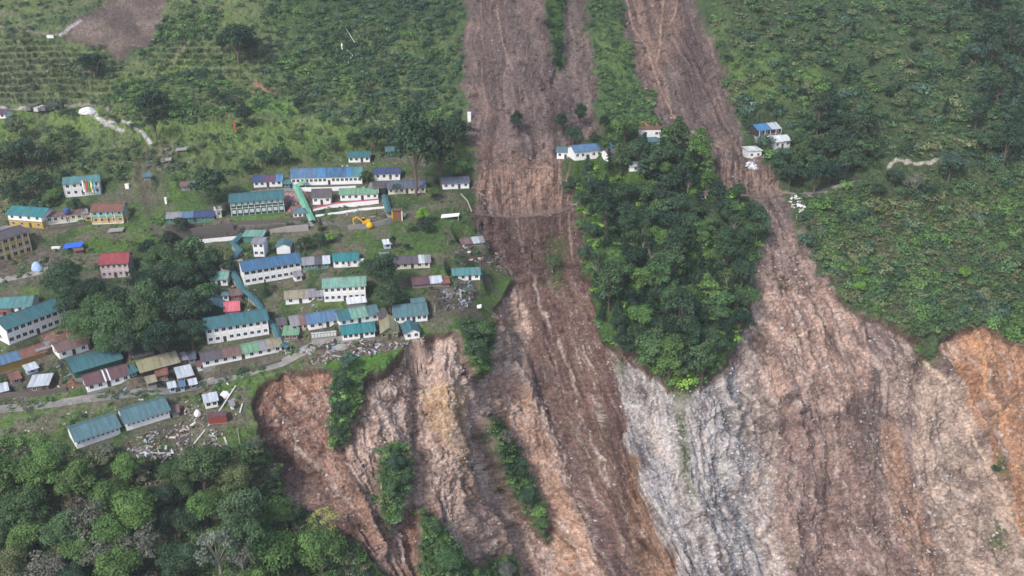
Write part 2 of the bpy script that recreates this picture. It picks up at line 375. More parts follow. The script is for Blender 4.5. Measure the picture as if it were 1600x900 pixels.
# right scarp
zone([(1200, 340), (1260, 380), (1340, 500), (1370, 600), (1300, 640), (1200, 600), (1180, 450)], S(122, 101, 94), S(192, 168, 156), .85)
zone([(1225, 640), (1340, 630), (1370, 760), (1440, 960), (1240, 960)], S(108, 90, 87), S(156, 134, 127), .85, k=16, wa=24)
zone([(1355, 520), (1430, 540), (1440, 640), (1380, 640)], S(132, 116, 110), S(176, 160, 153), .7, k=10, wa=20)
zone([(1370, 640), (1400, 640), (1430, 760), (1500, 900), (1500, 960), (1450, 960), (1390, 780)], S(140, 110, 92), S(174, 144, 124), .8, k=6, wa=10)
zone([(1425, 620), (1470, 570), (1500, 600), (1560, 740), (1630, 960), (1490, 960), (1440, 760)], S(130, 116, 106), S(182, 164, 150), .85, k=8, wa=18)
zone([(1460, 540), (1530, 505), (1620, 530), (1700, 960), (1630, 960), (1570, 760), (1490, 600)], S(146, 110, 86), S(182, 144, 114), .97, k=1, wa=6)
zone([(1545, 660), (1580, 700), (1590, 780), (1560, 760)], S(104, 80, 70), S(130, 104, 90), .7, wa=5)
# second slide, paler threads
zone([(975, -60), (1060, -60), (1075, 60), (1040, 100), (1065, 200), (1000, 100)], S(120, 100, 94), S(176, 142, 118), .6, wa=6)
lay(dirt * mask([(716, -300), (1160, -300), (1160, 200), (716, 200)], 10), S(122, 104, 102), .3)
# pale fans, threads of loose rock and organic stains following the flow
lay(dirt * (.25 + .75 * d3) * sstep(.6, .74, fbm(QM / 2.0, VM / 11, 14, 4, .65)), S(186, 176, 170), .6)
lay(dirt * sstep(.58, .74, fbm(QM / 4, VM / 12, 1, 4, .65)), S(84, 72, 70), .6)
lay(dirt * sstep(.62, .78, fbm(PX / 26, PY / 30, 3, 4, .6)), S(108, 108, 78), .25)
thr = fbm(PX / 2.6, PY / 34, 11, 3, .6)
for b in [[(742, 258), (880, 256), (900, 318), (740, 319)], [(1118, 243), (1215, 243), (1236, 288), (1112, 289)]]:
    lay(mask(b, 3, 6, 3) * dirt * sstep(.5, .64, thr), S(186, 154, 136), .7); lay(mask(b, 3, 6, 3) * dirt * (1 - sstep(.36, .46, thr)), S(98, 76, 68), .5)
lay(dirt * (1 - .7 * d3) * sstep(.66, .74, fbm(PX / 8, PY / 6, 9, 3, .6)), S(74, 62, 60), .75)
lay(dirt * (1 - .5 * d3) * sstep(.64, .74, fbm(QM / .9, VM / 16, 13, 3, .6)), S(166, 146, 138), .5)
lip = dirt * (m3 > .2) * (1 - sstep(.62, .97, blur(np.clip(m1 + m2 + m3, 0, 1) * (1 - isle), 3)))
lay(lip, S(92, 68, 56), .75)
# thin grass along the lip of the scarp and on the grey face
for b in [[(1055, 630), (1072, 640), (1085, 800), (1060, 720)], [(1440, 560), (1455, 545), (1462, 570), (1445, 575)], [(1555, 690), (1572, 720), (1570, 750), (1552, 730)], [(1555, 800), (1575, 840), (1570, 862), (1548, 850)],
          [(960, 555), (975, 560), (972, 590), (962, 580)], [(860, 360), (885, 370), (880, 450), (858, 440)], [(1040, 590), (1090, 600), (1075, 630), (1050, 625)]]:
    lay(mask(b, 2, 6, 5), S(84, 98, 56), .7)
lay(mask([(258, 353), (366, 349), (482, 346), (482, 358), (372, 372), (258, 379)], 1, 2, 2), S(86, 79, 76), .95)
lay(mask([(440, 302), (476, 299), (479, 313), (446, 316)], 1), S(206, 160, 164), .8)
lay(mask([(446, 324), (467, 322), (466, 331), (446, 333)], 1), S(190, 130, 134), .8)
# footpaths and tracks
TRACKS = [([(976, -20), (992, 40), (1012, 66), (1022, 100), (1034, 135), (1050, 165), (1066, 185), (1072, 200)], 1.6, S(182, 156, 138)), ([(985, -20), (1005, 30), (1018, 60), (1028, 85)], 1.1, S(176, 146, 126)), ([(1040, -20), (1034, 30), (1032, 70), (1026, 90)], 1.6, S(182, 152, 130)), ([(1062, -20), (1056, 15), (1048, 30)], 1.3, S(180, 150, 130)), ([(1066, 195), (1090, 200), (1110, 212), (1140, 225)], 1.5, S(176, 160, 152)), ([(775, 0), (785, 60), (800, 100)], 1.6, S(160, 140, 130)), ([(1180, 300), (1215, 340), (1225, 390), (1240, 440)], 2.5, S(168, 148, 138)), ([(888, 340), (892, 400)], 1.6, S(160, 140, 130)), ([(1446, 562), (1475, 600), (1510, 660), (1535, 710), (1562, 760), (1600, 860)], 1.8, S(190, 172, 154)), ([(1525, 515), (1535, 560), (1542, 600), (1575, 660)], 2.2, S(186, 142, 104)),
          ([(-60, 22), (60, 18), (110, 8), (180, -2)], 1.6, S(120, 112, 96)), ([(-60, 48), (0, 42), (60, 52), (150, 62), (230, 72)], 1.8, S(140, 126, 110)),
          ([(95, 55), (110, 42), (125, 32)], 2.2, S(196, 196, 196)), ([(130, 178), (150, 182), (165, 195), (200, 198), (225, 215), (238, 232)], 3.0, S(196, 190, 184)),
          ([(160, 196), (185, 208), (195, 212)], 2.5, S(190, 184, 176)), ([(-60, 170), (20, 170), (45, 168)], 2.0, S(180, 174, 164)), ([(97, 165), (150, 165), (170, 172)], 2.4, S(150, 142, 128)),
          ([(270, 188), (320, 180), (355, 166), (420, 140)], 3.0, S(128, 116, 98)), ([(272, 105), (286, 80), (292, 72)], 4.0, S(132, 128, 96)),
          ([(400, 136), (430, 145)], 4.0, S(166, 126, 104)), ([(240, 190), (700, 184)], 1.2, S(126, 132, 92)),
          ([(215, 235), (222, 300), (235, 345), (245, 370)], 4.0, S(92, 88, 72)), ([(190, 300), (215, 290), (250, 262)], 3.0, S(112, 104, 88)),
          ([(735, 330), (780, 326), (850, 323), (908, 322)], 4.0, S(150, 132, 124)), ([(1105, 300), (1165, 297), (1215, 292), (1250, 296)], 3.2, S(160, 138, 124)),
          ([(1250, 294), (1290, 288), (1345, 284)], 3.2, S(130, 126, 120)), ([(1388, 262), (1400, 252), (1430, 256), (1470, 254)], 3.0, S(184, 174, 160)), ([(1560, 248), (1620, 250)], 2.0, S(196, 190, 180)),
          ([(1480, 228), (1515, 232)], 2.0, S(160, 150, 132)), ([(480, 545), (520, 530), (640, 528)], 4.0, S(126, 122, 116)), ([(-60, 450), (10, 436), (60, 425), (75, 418)], 3.6, S(172, 166, 158)),
          ([(365, 352), (480, 345), (545, 352), (610, 345)], 3.0, S(110, 106, 98)), ([(640, 300), (735, 320)], 3.0, S(110, 102, 88)), ([(1000, 195), (1035, 196)], 4.0, S(172, 136, 100))]
for pts, w, c in TRACKS:
    d = seg_dist(pts) + (fbm(PX / 9, PY / 9, 4, 2) - .5) * 2.4
    lay(1 - sstep(w * .7, w * 1.25, d), c, .9)
col = col * (1 + dirt2 * (hf - .5) * 1.05 + (1 - dirt2) * (n_c - .5) * .5)[..., None]
lum = col.mean(-1, keepdims=True)
dm = dirt2[..., None]
col = col * (1 - .12 * dm) + lum * .12 * dm
col = col * (np.array([1, 1, 1]) * (1 - dm) + np.array([1.02, .935, .875]) * (.76 + .45 * d3[..., None]) * dm)
col = np.clip(col, 0.01, .9)
rock = np.clip(.12 * dirt + .6 * d3 * dirt + .35 * mask([(240, 600), (400, 600), (360, 720), (180, 720)], 4), 0, 1)
roughsoil = dirt2
# ------------------------------------------------------------------ look-ups
def look(A, px, py):
    j = float(np.interp(px, gx, np.arange(W))); i = float(np.interp(py, gy, np.arange(H)))
    j0 = min(int(j), W - 2); i0 = min(int(i), H - 2); a = j - j0; b = i - i0
    return (A[i0, j0] * (1 - a) + A[i0, j0 + 1] * a) * (1 - b) + (A[i0 + 1, j0] * (1 - a) + A[i0 + 1, j0 + 1] * a) * b
def ground(px, py): return np.array(look(P, px, py))
def scale_at(px, py):                      # photo pixels per metre there
    p = ground(px, py) - EYE
    return F / (p[1] * CP - p[2] * SP)
# ------------------------------------------------------------------ materials
MATS = {}
def newmat(name):
    m = bpy.data.materials.new(name); m.use_nodes = True
    t = m.node_tree; b = t.nodes['Principled BSDF']
    b.inputs['Specular IOR Level'].default_value = .25
    return m, t, b
def node(t, kind, **kw):
    n = t.nodes.new(kind)
    for k, v in kw.items():
        if k.startswith('_'): setattr(n, k[1:], v)
        else: n.inputs[k.replace('__', ' ')].default_value = v
    return n
def mixc(t, fac, a, b, blend='MIX'):
    n = t.nodes.new('ShaderNodeMix'); n.data_type = 'RGBA'; n.blend_type = blend
    for sock, v in ((n.inputs[0], fac), (n.inputs[6], a), (n.inputs[7], b)):
        if hasattr(v, 'is_linked') or hasattr(v, 'links'): t.links.new(v, sock)
        elif isinstance(v, (int, float)): sock.default_value = v
        else: sock.default_value = tuple(v)[:3] + (1,)
    return n.outputs[2]
def mathn(t, op, a, b=0.0, clamp=False):
    n = t.nodes.new('ShaderNodeMath'); n.operation = op; n.use_clamp = clamp
    for i, v in enumerate((a, b)):
        if hasattr(v, 'links'): t.links.new(v, n.inputs[i])
        else: n.inputs[i].default_value = v
    return n.outputs[0]
def ramp(t, fac, a, b, ca=(0, 0, 0, 1), cb=(1, 1, 1, 1)):
    n = t.nodes.new('ShaderNodeValToRGB'); e = n.color_ramp.elements
    e[0].position = a; e[1].position = b; e[0].color = ca; e[1].color = cb
    t.links.new(fac, n.inputs[0]); return n.outputs[0]
def coords(t, kind='Object', scale=(1, 1, 1), rot=(0, 0, 0)):
    tc = t.nodes.new('ShaderNodeTexCoord'); mp = t.nodes.new('ShaderNodeMapping')
    mp.inputs['Scale'].default_value = scale; mp.inputs['Rotation'].default_value = rot
    t.links.new(tc.outputs[kind], mp.inputs[0]); return mp.outputs[0]
def noise(t, vec, scale, detail=4, rough=.55):
    n = t.nodes.new('ShaderNodeTexNoise'); n.inputs['Scale'].default_value = scale
    n.inputs['Detail'].default_value = detail; n.inputs['Roughness'].default_value = rough
    t.links.new(vec, n.inputs['Vector']); return n.outputs[0]

def ground_mat():
    m, t, b = newmat('ground')
    at = t.nodes.new('ShaderNodeAttribute'); at.attribute_name = 'Col'
    ar = t.nodes.new('ShaderNodeAttribute'); ar.attribute_name = 'rock'
    v = coords(t)
    n1 = noise(t, v, .9, 5, .65); n2 = noise(t, v, 3.1, 3, .6)
    sepc = t.nodes.new('ShaderNodeSeparateColor'); t.links.new(ar.outputs['Color'], sepc.inputs[0])
    soil = sepc.outputs[1]; rk = sepc.outputs[0]
    base = mixc(t, ramp(t, n1, .36, .64), mixc(t, 1.0, at.outputs['Color'], (.7, .7, .7), 'MULTIPLY'), mixc(t, 1.0, at.outputs['Color'], (1.28, 1.28, 1.28), 'MULTIPLY'))
    base = mixc(t, .5, base, mixc(t, 1.0, base, mixc(t, ramp(t, n2, .38, .62), (.58, .58, .58), (1.42, 1.42, 1.42)), 'MULTIPLY'))
    # loose stones of two sizes, clumped
    clump = ramp(t, noise(t, v, .11, 4, .6), .4, .66)
    def stones(base, sc_, thr, size, colr):
        vo = t.nodes.new('ShaderNodeTexVoronoi'); vo.inputs['Scale'].default_value = sc_; t.links.new(v, vo.inputs['Vector'])
        s2 = t.nodes.new('ShaderNodeSeparateColor'); t.links.new(vo.outputs['Color'], s2.inputs[0])
        am = mathn(t, 'MULTIPLY', mathn(t, 'MULTIPLY', rk, clump), .38)
        pick = mathn(t, 'GREATER_THAN', mathn(t, 'ADD', s2.outputs[0], am), thr)
        near = mathn(t, 'LESS_THAN', vo.outputs['Distance'], mathn(t, 'ADD', mathn(t, 'MULTIPLY', s2.outputs[1], size), .1))
        st = mathn(t, 'MULTIPLY', mathn(t, 'MULTIPLY', pick, near), mathn(t, 'GREATER_THAN', rk, .05))
        light = mixc(t, s2.outputs[2], mixc(t, 1.0, base, (1.7, 1.7, 1.7), 'MULTIPLY'), colr)
        return mixc(t, mathn(t, 'MULTIPLY', st, .85), base, light), st
    base, st1_ = stones(base, 1.5, .96, .3, (.44, .42, .40))
    base, st = stones(base, .6, .985, .28, (.5, .48, .46))
    t.links.new(base, b.inputs['Base Color'])
    b.inputs['Roughness'].default_value = .92; b.inputs['Specular IOR Level'].default_value = .1
    bp = t.nodes.new('ShaderNodeBump'); bp.inputs['Strength'].default_value = 1.0; bp.inputs['Distance'].default_value = 1.0
    hgt = mathn(t, 'ADD', n1, mathn(t, 'ADD', mathn(t, 'MULTIPLY', n2, .35), mathn(t, 'MULTIPLY', st, .5)))
    t.links.new(hgt, bp.inputs['Height']); t.links.new(bp.outputs[0], b.inputs['Normal'])
    return m

def fastmesh(name, V, Fq, nv=4, attrs=None, mats=(), mat_idx=None, smooth=False):
    me = bpy.data.meshes.new(name)
    V = np.ascontiguousarray(V, np.float32).reshape(-1, 3); Fq = np.ascontiguousarray(Fq, np.int32).reshape(-1, nv)
    me.vertices.add(len(V)); me.vertices.foreach_set('co', V.ravel())
    me.loops.add(Fq.size); me.loops.foreach_set('vertex_index', Fq.ravel())
    me.polygons.add(len(Fq)); me.polygons.foreach_set('loop_start', np.arange(0, Fq.size, nv, dtype=np.int32))
    if mat_idx is not None: me.polygons.foreach_set('material_index', np.ascontiguousarray(mat_idx, np.int32))
    me.polygons.foreach_set('use_smooth', np.full(len(Fq), smooth))
    me.update(calc_edges=True)
    for k, A in (attrs or {}).items():
        A = np.ascontiguousarray(A, np.float32)
        a = me.attributes.new(k, 'FLOAT_COLOR', 'POINT'); a.data.foreach_set('color', A.ravel())
    for m in mats: me.materials.append(m)
    return me
def link(name, me, parent=None, **props):
    o = bpy.data.objects.new(name, me); C.objects.link(o)
    if parent is not None: o.parent = parent
    for k, v in props.items():
        if v: o[k] = v
    return o
def build_ground():
    idx = np.arange(H * W).reshape(H, W)
    q = np.stack([idx[1:, :-1], idx[1:, 1:], idx[:-1, 1:], idx[:-1, :-1]], -1).reshape(-1, 4)
    one = np.ones((H, W, 1), np.float32)
    me = fastmesh('hillside', P, q, attrs={'Col': np.concatenate([col, one], -1), 'rock': np.stack([rock, roughsoil, 0 * rock, one[..., 0]], -1)}, mats=[ground_mat()], smooth=True)
    return link('hillside', me, kind='structure')

def haze():
    m = bpy.data.materials.new('haze_air'); m.use_nodes = True; t = m.node_tree; t.nodes.clear()
    o = t.nodes.new('ShaderNodeOutputMaterial'); v = t.nodes.new('ShaderNodeVolumePrincipled')
    v.inputs['Color'].default_value = (.86, .90, .95, 1); v.inputs['Density'].default_value = HAZE; v.inputs['Anisotropy'].default_value = .2
    t.links.new(v.outputs[0], o.inputs['Volume'])
    lo = P.reshape(-1, 3).min(0) - 1.2; hi = P.reshape(-1, 3).max(0) + 3
    lo[0] -= 5; hi[0] += 5; lo[1] = min(lo[1], -30); hi[2] = max(hi[2], EYE[2] + 20) + 60
    b = MB(); b.box(lo[0], hi[0], lo[1], hi[1], lo[2], hi[2]); b.build('haze', m, None, kind='stuff', label='thin pale haze in the valley air', category='haze')
HAZE = 0.0002
# ------------------------------------------------------------------ mesh builder
class MB:
    def __init__(s): s.v = []; s.f = []; s.m = []
    def quad(s, a, b, c, d, m=0):
        n = len(s.v); s.v += [a, b, c, d]; s.f.append((n, n + 1, n + 2, n + 3)); s.m.append(m)
    def poly(s, pts, m=0):
        n = len(s.v); s.v += list(pts); s.f.append(tuple(range(n, n + len(pts)))); s.m.append(m)
    def hexa(s, p, m=0):     # 8 points: bottom 4 (ccw) then top 4
        n = len(s.v); s.v += list(p)
        for f in ((3, 2, 1, 0), (4, 5, 6, 7), (0, 1, 5, 4), (1, 2, 6, 5), (2, 3, 7, 6), (3, 0, 4, 7)):
            s.f.append(tuple(n + i for i in f)); s.m.append(m)
    def box(s, x0, x1, y0, y1, z0, z1, m=0):
        s.hexa([(x0, y0, z0), (x1, y0, z0), (x1, y1, z0), (x0, y1, z0), (x0, y0, z1), (x1, y0, z1), (x1, y1, z1), (x0, y1, z1)], m)
    def slab(s, a, b, c, d, t, m=0):   # a thick sheet under quad abcd
        lo = [(p[0], p[1], p[2] - t) for p in (a, b, c, d)]
        s.hexa(lo + [a, b, c, d], m)
    def tube(s, p, q, r0, r1=None, n=6, m=0):
        r1 = r0 if r1 is None else r1
        p = np.array(p, float); q = np.array(q, float); w = q - p; w /= np.linalg.norm(w) + 1e-9
        u = np.cross(w, (0, 0, 1) if abs(w[2]) < .9 else (1, 0, 0)); u /= np.linalg.norm(u); v = np.cross(w, u)
        k = len(s.v)
        for c, r in ((p, r0), (q, r1)):
            for i in range(n):
                a = 2 * math.pi * i / n; s.v.append(tuple(c + r * (math.cos(a) * u + math.sin(a) * v)))
        for i in range(n):
            j = (i + 1) % n; s.f.append((k + i, k + j, k + n + j, k + n + i)); s.m.append(m)
        s.f.append(tuple(k + i for i in range(n))[::-1]); s.m.append(m)
        s.f.append(tuple(k + n + i for i in range(n))); s.m.append(m)
    def lathe(s, prof, c=(0, 0), n=12, m=0):
        k = len(s.v)
        for r, z in prof:
            for i in range(n):
                a = 2 * math.pi * i / n; s.v.append((c[0] + r * math.cos(a), c[1] + r * math.sin(a), z))
        for j in range(len(prof) - 1):
            for i in range(n):
                i2 = (i + 1) % n
                s.f.append((k + j * n + i, k + j * n + i2, k + (j + 1) * n + i2, k + (j + 1) * n + i)); s.m.append(m)
        s.f.append(tuple(k + (len(prof) - 1) * n + i for i in range(n))); s.m.append(m)
    def build(s, name, mats, parent=None, **props):
        me = bpy.data.meshes.new(name); me.from_pydata([tuple(map(float, p)) for p in s.v], [], s.f)
        mats = mats if isinstance(mats, (list, tuple)) else [mats]
        for m in mats: me.materials.append(m)
        me.polygons.foreach_set('material_index', s.m); me.update()
        return link(name, me, parent, **props)
def empty(name, loc, rz=0, **props):
    o = link(name, None, **props); o.empty_display_size = .5; o.location = loc; o.rotation_euler = (0, 0, rz); return o

# ------------------------------------------------------------------ paints
def tone(c, k=1.0): return tuple(float(x) for x in np.clip(np.asarray(c) * k, 0, 1)) + (1,)
def paint(name, c, rough=.8, dirt_amt=.35, dirtc=(.10, .085, .07), sc_=.35, metal=0):
    key = ('p', name)
    if key in MATS: return MATS[key]
    m, t, b = newmat(name); v = coords(t)
    n = noise(t, v, sc_, 6, .7); n2 = noise(t, v, 2.3, 4, .6)
    f = mathn(t, 'MULTIPLY', ramp(t, mathn(t, 'ADD', mathn(t, 'MULTIPLY', n, .7), mathn(t, 'MULTIPLY', n2, .3)), .44, .72), dirt_amt)
    t.links.new(mixc(t, f, c, dirtc), b.inputs['Base Color'])
    b.inputs['Roughness'].default_value = rough; b.inputs['Metallic'].default_value = metal
    MATS[key] = m; return m
def tin(name, c, rust=.25, rustc=S(112, 84, 74), rough=.5):
    key = ('t', name)
    if key in MATS: return MATS[key]
    m, t, b = newmat(name); v = coords(t)
    vs = coords(t, 'Object', (1.15, .12, .3))           # one tint per sheet, streaks down the fall
    sheet = noise(t, vs, 1.0, 3, .6); n = noise(t, v, .5, 6, .7); nf = noise(t, coords(t, 'Object', (3, .4, .4)), 1.6, 4, .6)
    base = mixc(t, ramp(t, sheet, .3, .7), tone(c, .7), tone(c, 1.28))
    base = mixc(t, mathn(t, 'MULTIPLY', ramp(t, nf, .5, .75), .35), base, tone(np.asarray(c) * .5 + .16, 1))
    f = mathn(t, 'MULTIPLY', ramp(t, n, .62 - .42 * rust, .78 - .3 * rust), min(1, rust * 1.5))
    base = mixc(t, f, base, tuple(rustc))
    t.links.new(base, b.inputs['Base Color']); b.inputs['Roughness'].default_value = rough
    w = t.nodes.new('ShaderNodeTexWave'); w.wave_type = 'BANDS'; w.bands_direction = 'X'; w.inputs['Scale'].default_value = .9
    t.links.new(v, w.inputs['Vector'])
    bp = t.nodes.new('ShaderNodeBump'); bp.inputs['Strength'].default_value = .5; bp.inputs['Distance'].default_value = .12
    t.links.new(w.outputs[0], bp.inputs['Height']); t.links.new(bp.outputs[0], b.inputs['Normal'])
    MATS[key] = m; return m
RC = dict(teal=(S(62, 108, 114), .28), teal2=(S(84, 134, 134), .35), cyan=(S(50, 122, 126), .3), blue=(S(66, 106, 138), .3), sky=(S(78, 128, 168), .2), steelblue=(S(88, 120, 150), .3),
          navy=(S(64, 76, 112), .15), mint=(S(120, 160, 144), .3), lime=(S(118, 176, 144), .15), green=(S(114, 154, 124), .3), brown=(S(120, 98, 96), .5), maroon=(S(104, 76, 80), .35),
          grey=(S(140, 138, 142), .3), darkgrey=(S(92, 88, 92), .35), pale=(S(186, 192, 198), .12), white=(S(216, 218, 218), .15), rust=(S(142, 92, 80), .6), olive=(S(146, 142, 112), .25), red=(S(150, 70, 74), .2), sand=(S(150, 142, 120), .3), pink=(S(206, 110, 120), .1),
          tealgrey=(S(84, 118, 124), .3), slate=(S(92, 100, 118), .3), purple=(S(100, 74, 92), .2))
def roofm(k): return tin('roofing_' + k, RC[k][0], RC[k][1])
WC = dict(white=(S(238, 236, 234), .2), cream=(S(214, 206, 186), .35), green=(S(28, 74, 68), .25), darkgreen=(S(40, 84, 62), .3), yellow=(S(196, 160, 84), .4), ochre=(S(162, 128, 62), .5), pinkw=(S(208, 178, 180), .35), olive=(S(120, 126, 92), .3), brick=(S(130, 98, 86), .5),
          grey=(S(132, 128, 126), .4), aqua=(S(120, 190, 176), .25), tealw=(S(70, 126, 118), .3), dark=(S(60, 54, 54), .3), red=(S(138, 62, 58), .3), concrete=(S(150, 146, 142), .5), bluew=(S(170, 186, 210), .3), stone=(S(96, 88, 84), .5))
def wallm(k): return paint('wall_' + k, WC[k][0], .85, WC[k][1])
GLASS = paint('window_glass', S(38, 42, 46), .15, .1); LIGHTPANE = paint('pale_pane', S(190, 204, 200), .3, .2)
TRIM = paint('white_trim', S(224, 222, 218), .7, .2); WOOD = paint('weathered_wood', S(112, 92, 76), .85, .5)
CONC = wallm('concrete'); DOORM = paint('door_paint', S(70, 62, 60), .6, .3)

# ------------------------------------------------------------------ buildings
PADS = []
FRAMES = {}
def frame_of(A, B):
    a = np.array(look(P, *A)); b = np.array(look(P, *B)); z = (a[2] + b[2]) / 2
    def hit(p):
        d = raydir(*p); t = (z - EYE[2]) / d[2]; return EYE + d * t
    a = hit(A); b = hit(B); ex = b - a; L = float(np.hypot(ex[0], ex[1])); rz = math.atan2(ex[1], ex[0])
    return a, L, rz
WIN = {}
def win_mesh(w, h, kind):
    key = (round(w, 2), round(h, 2), kind)
    if key not in WIN:
        fr = MB(); t = .09
        fr.box(-w / 2 - t, w / 2 + t, -.07, 0, -h / 2 - t, -h / 2); fr.box(-w / 2 - t, w / 2 + t, -.07, 0, h / 2, h / 2 + t)
        fr.box(-w / 2 - t, -w / 2, -.07, 0, -h / 2, h / 2); fr.box(w / 2, w / 2 + t, -.07, 0, -h / 2, h / 2); fr.box(-.03, .03, -.055, 0, -h / 2, h / 2)
        pn = MB(); pn.box(-w / 2, w / 2, -.03, -.004, -h / 2, h / 2)
        a = fr.build('window', TRIM); b = pn.build('pane', LIGHTPANE if kind == 'pale' else GLASS)
        WIN[key] = (a.data, b.data); bpy.data.objects.remove(a); bpy.data.objects.remove(b)
    return WIN[key]
def add_window(root, x, y, z, w, h, rz=0, kind='dark'):
    f, p = win_mesh(w, h, kind)
    o = link('window', f, root); o.location = (x, y, z); o.rotation_euler = (0, 0, rz); q = link('pane', p, o)
    return o
def roof_mesh(style, L, D, h, rise, oh, mat, x0=0, x1=None, eo=.5, root=None, name='roof'):
    x1 = L if x1 is None else x1
    m = MB(); a = x0 - (eo if x0 <= 0 else 0); b = x1 + (eo if x1 >= L else 0); t = .12
    ohz = oh * rise / (D / 2) if style == 'gable' else 0
    if style == 'gable':
        m.slab((a, -oh, h - ohz), (b, -oh, h - ohz), (b, D / 2, h + rise), (a, D / 2, h + rise), t)
        m.slab((a, D / 2 + .002, h + rise), (b, D / 2 + .002, h + rise), (b, D + oh, h - ohz), (a, D + oh, h - ohz), t)
        m.box(a, b, D / 2 - .18, D / 2 + .18, h + rise - .02, h + rise + .07)
    elif style == 'front':
        oz = oh * rise / (L / 2)
        m.slab((-oh, -eo, h - oz), (L / 2, -eo, h + rise), (L / 2, D + eo, h + rise), (-oh, D + eo, h - oz), t)
        m.slab((L / 2 + .002, -eo, h + rise), (L + oh, -eo, h - oz), (L + oh, D + eo, h - oz), (L / 2 + .002, D + eo, h + rise), t)
    elif style == 'shed':
        m.slab((a, -oh, h - oh * rise / D), (b, -oh, h - oh * rise / D), (b, D + oh, h + rise * (1 + oh / D)), (a, D + oh, h + rise * (1 + oh / D)), t)
    elif style == 'flat':
        m.box(a, b, -oh, D + oh, h, h + .25)
    elif style == 'hip':
        r = min(D / 2, L / 2) * .95; e = oh
        A = [(-e, -e, h), (L + e, -e, h), (L + e, D + e, h), (-e, D + e, h)]; R0, R1 = (r, D / 2, h + rise), (L - r, D / 2, h + rise)
        m.quad(A[0], A[1], R1, R0); m.quad(A[2], A[3], R0, R1); m.poly([A[1], A[2], R1]); m.poly([A[3], A[0], R0]); m.box(-e, L + e, -e, D + e, h - .12, h - .003)
    elif style == 'barrel':
        n = 8; pts = []
        for i in range(n + 1):
            an = math.pi * (.08 + .84 * i / n); pts.append((D / 2 - (D / 2 + oh) * math.cos(an) / math.cos(math.pi * .08), h - .3 + rise * math.sin(an)))
        for (y0, z0), (y1, z1) in zip(pts[:-1], pts[1:]): m.slab((a, y0, z0), (b, y0, z0), (b, y1, z1), (a, y1, z1), t)
    return m.build(name, mat, root)
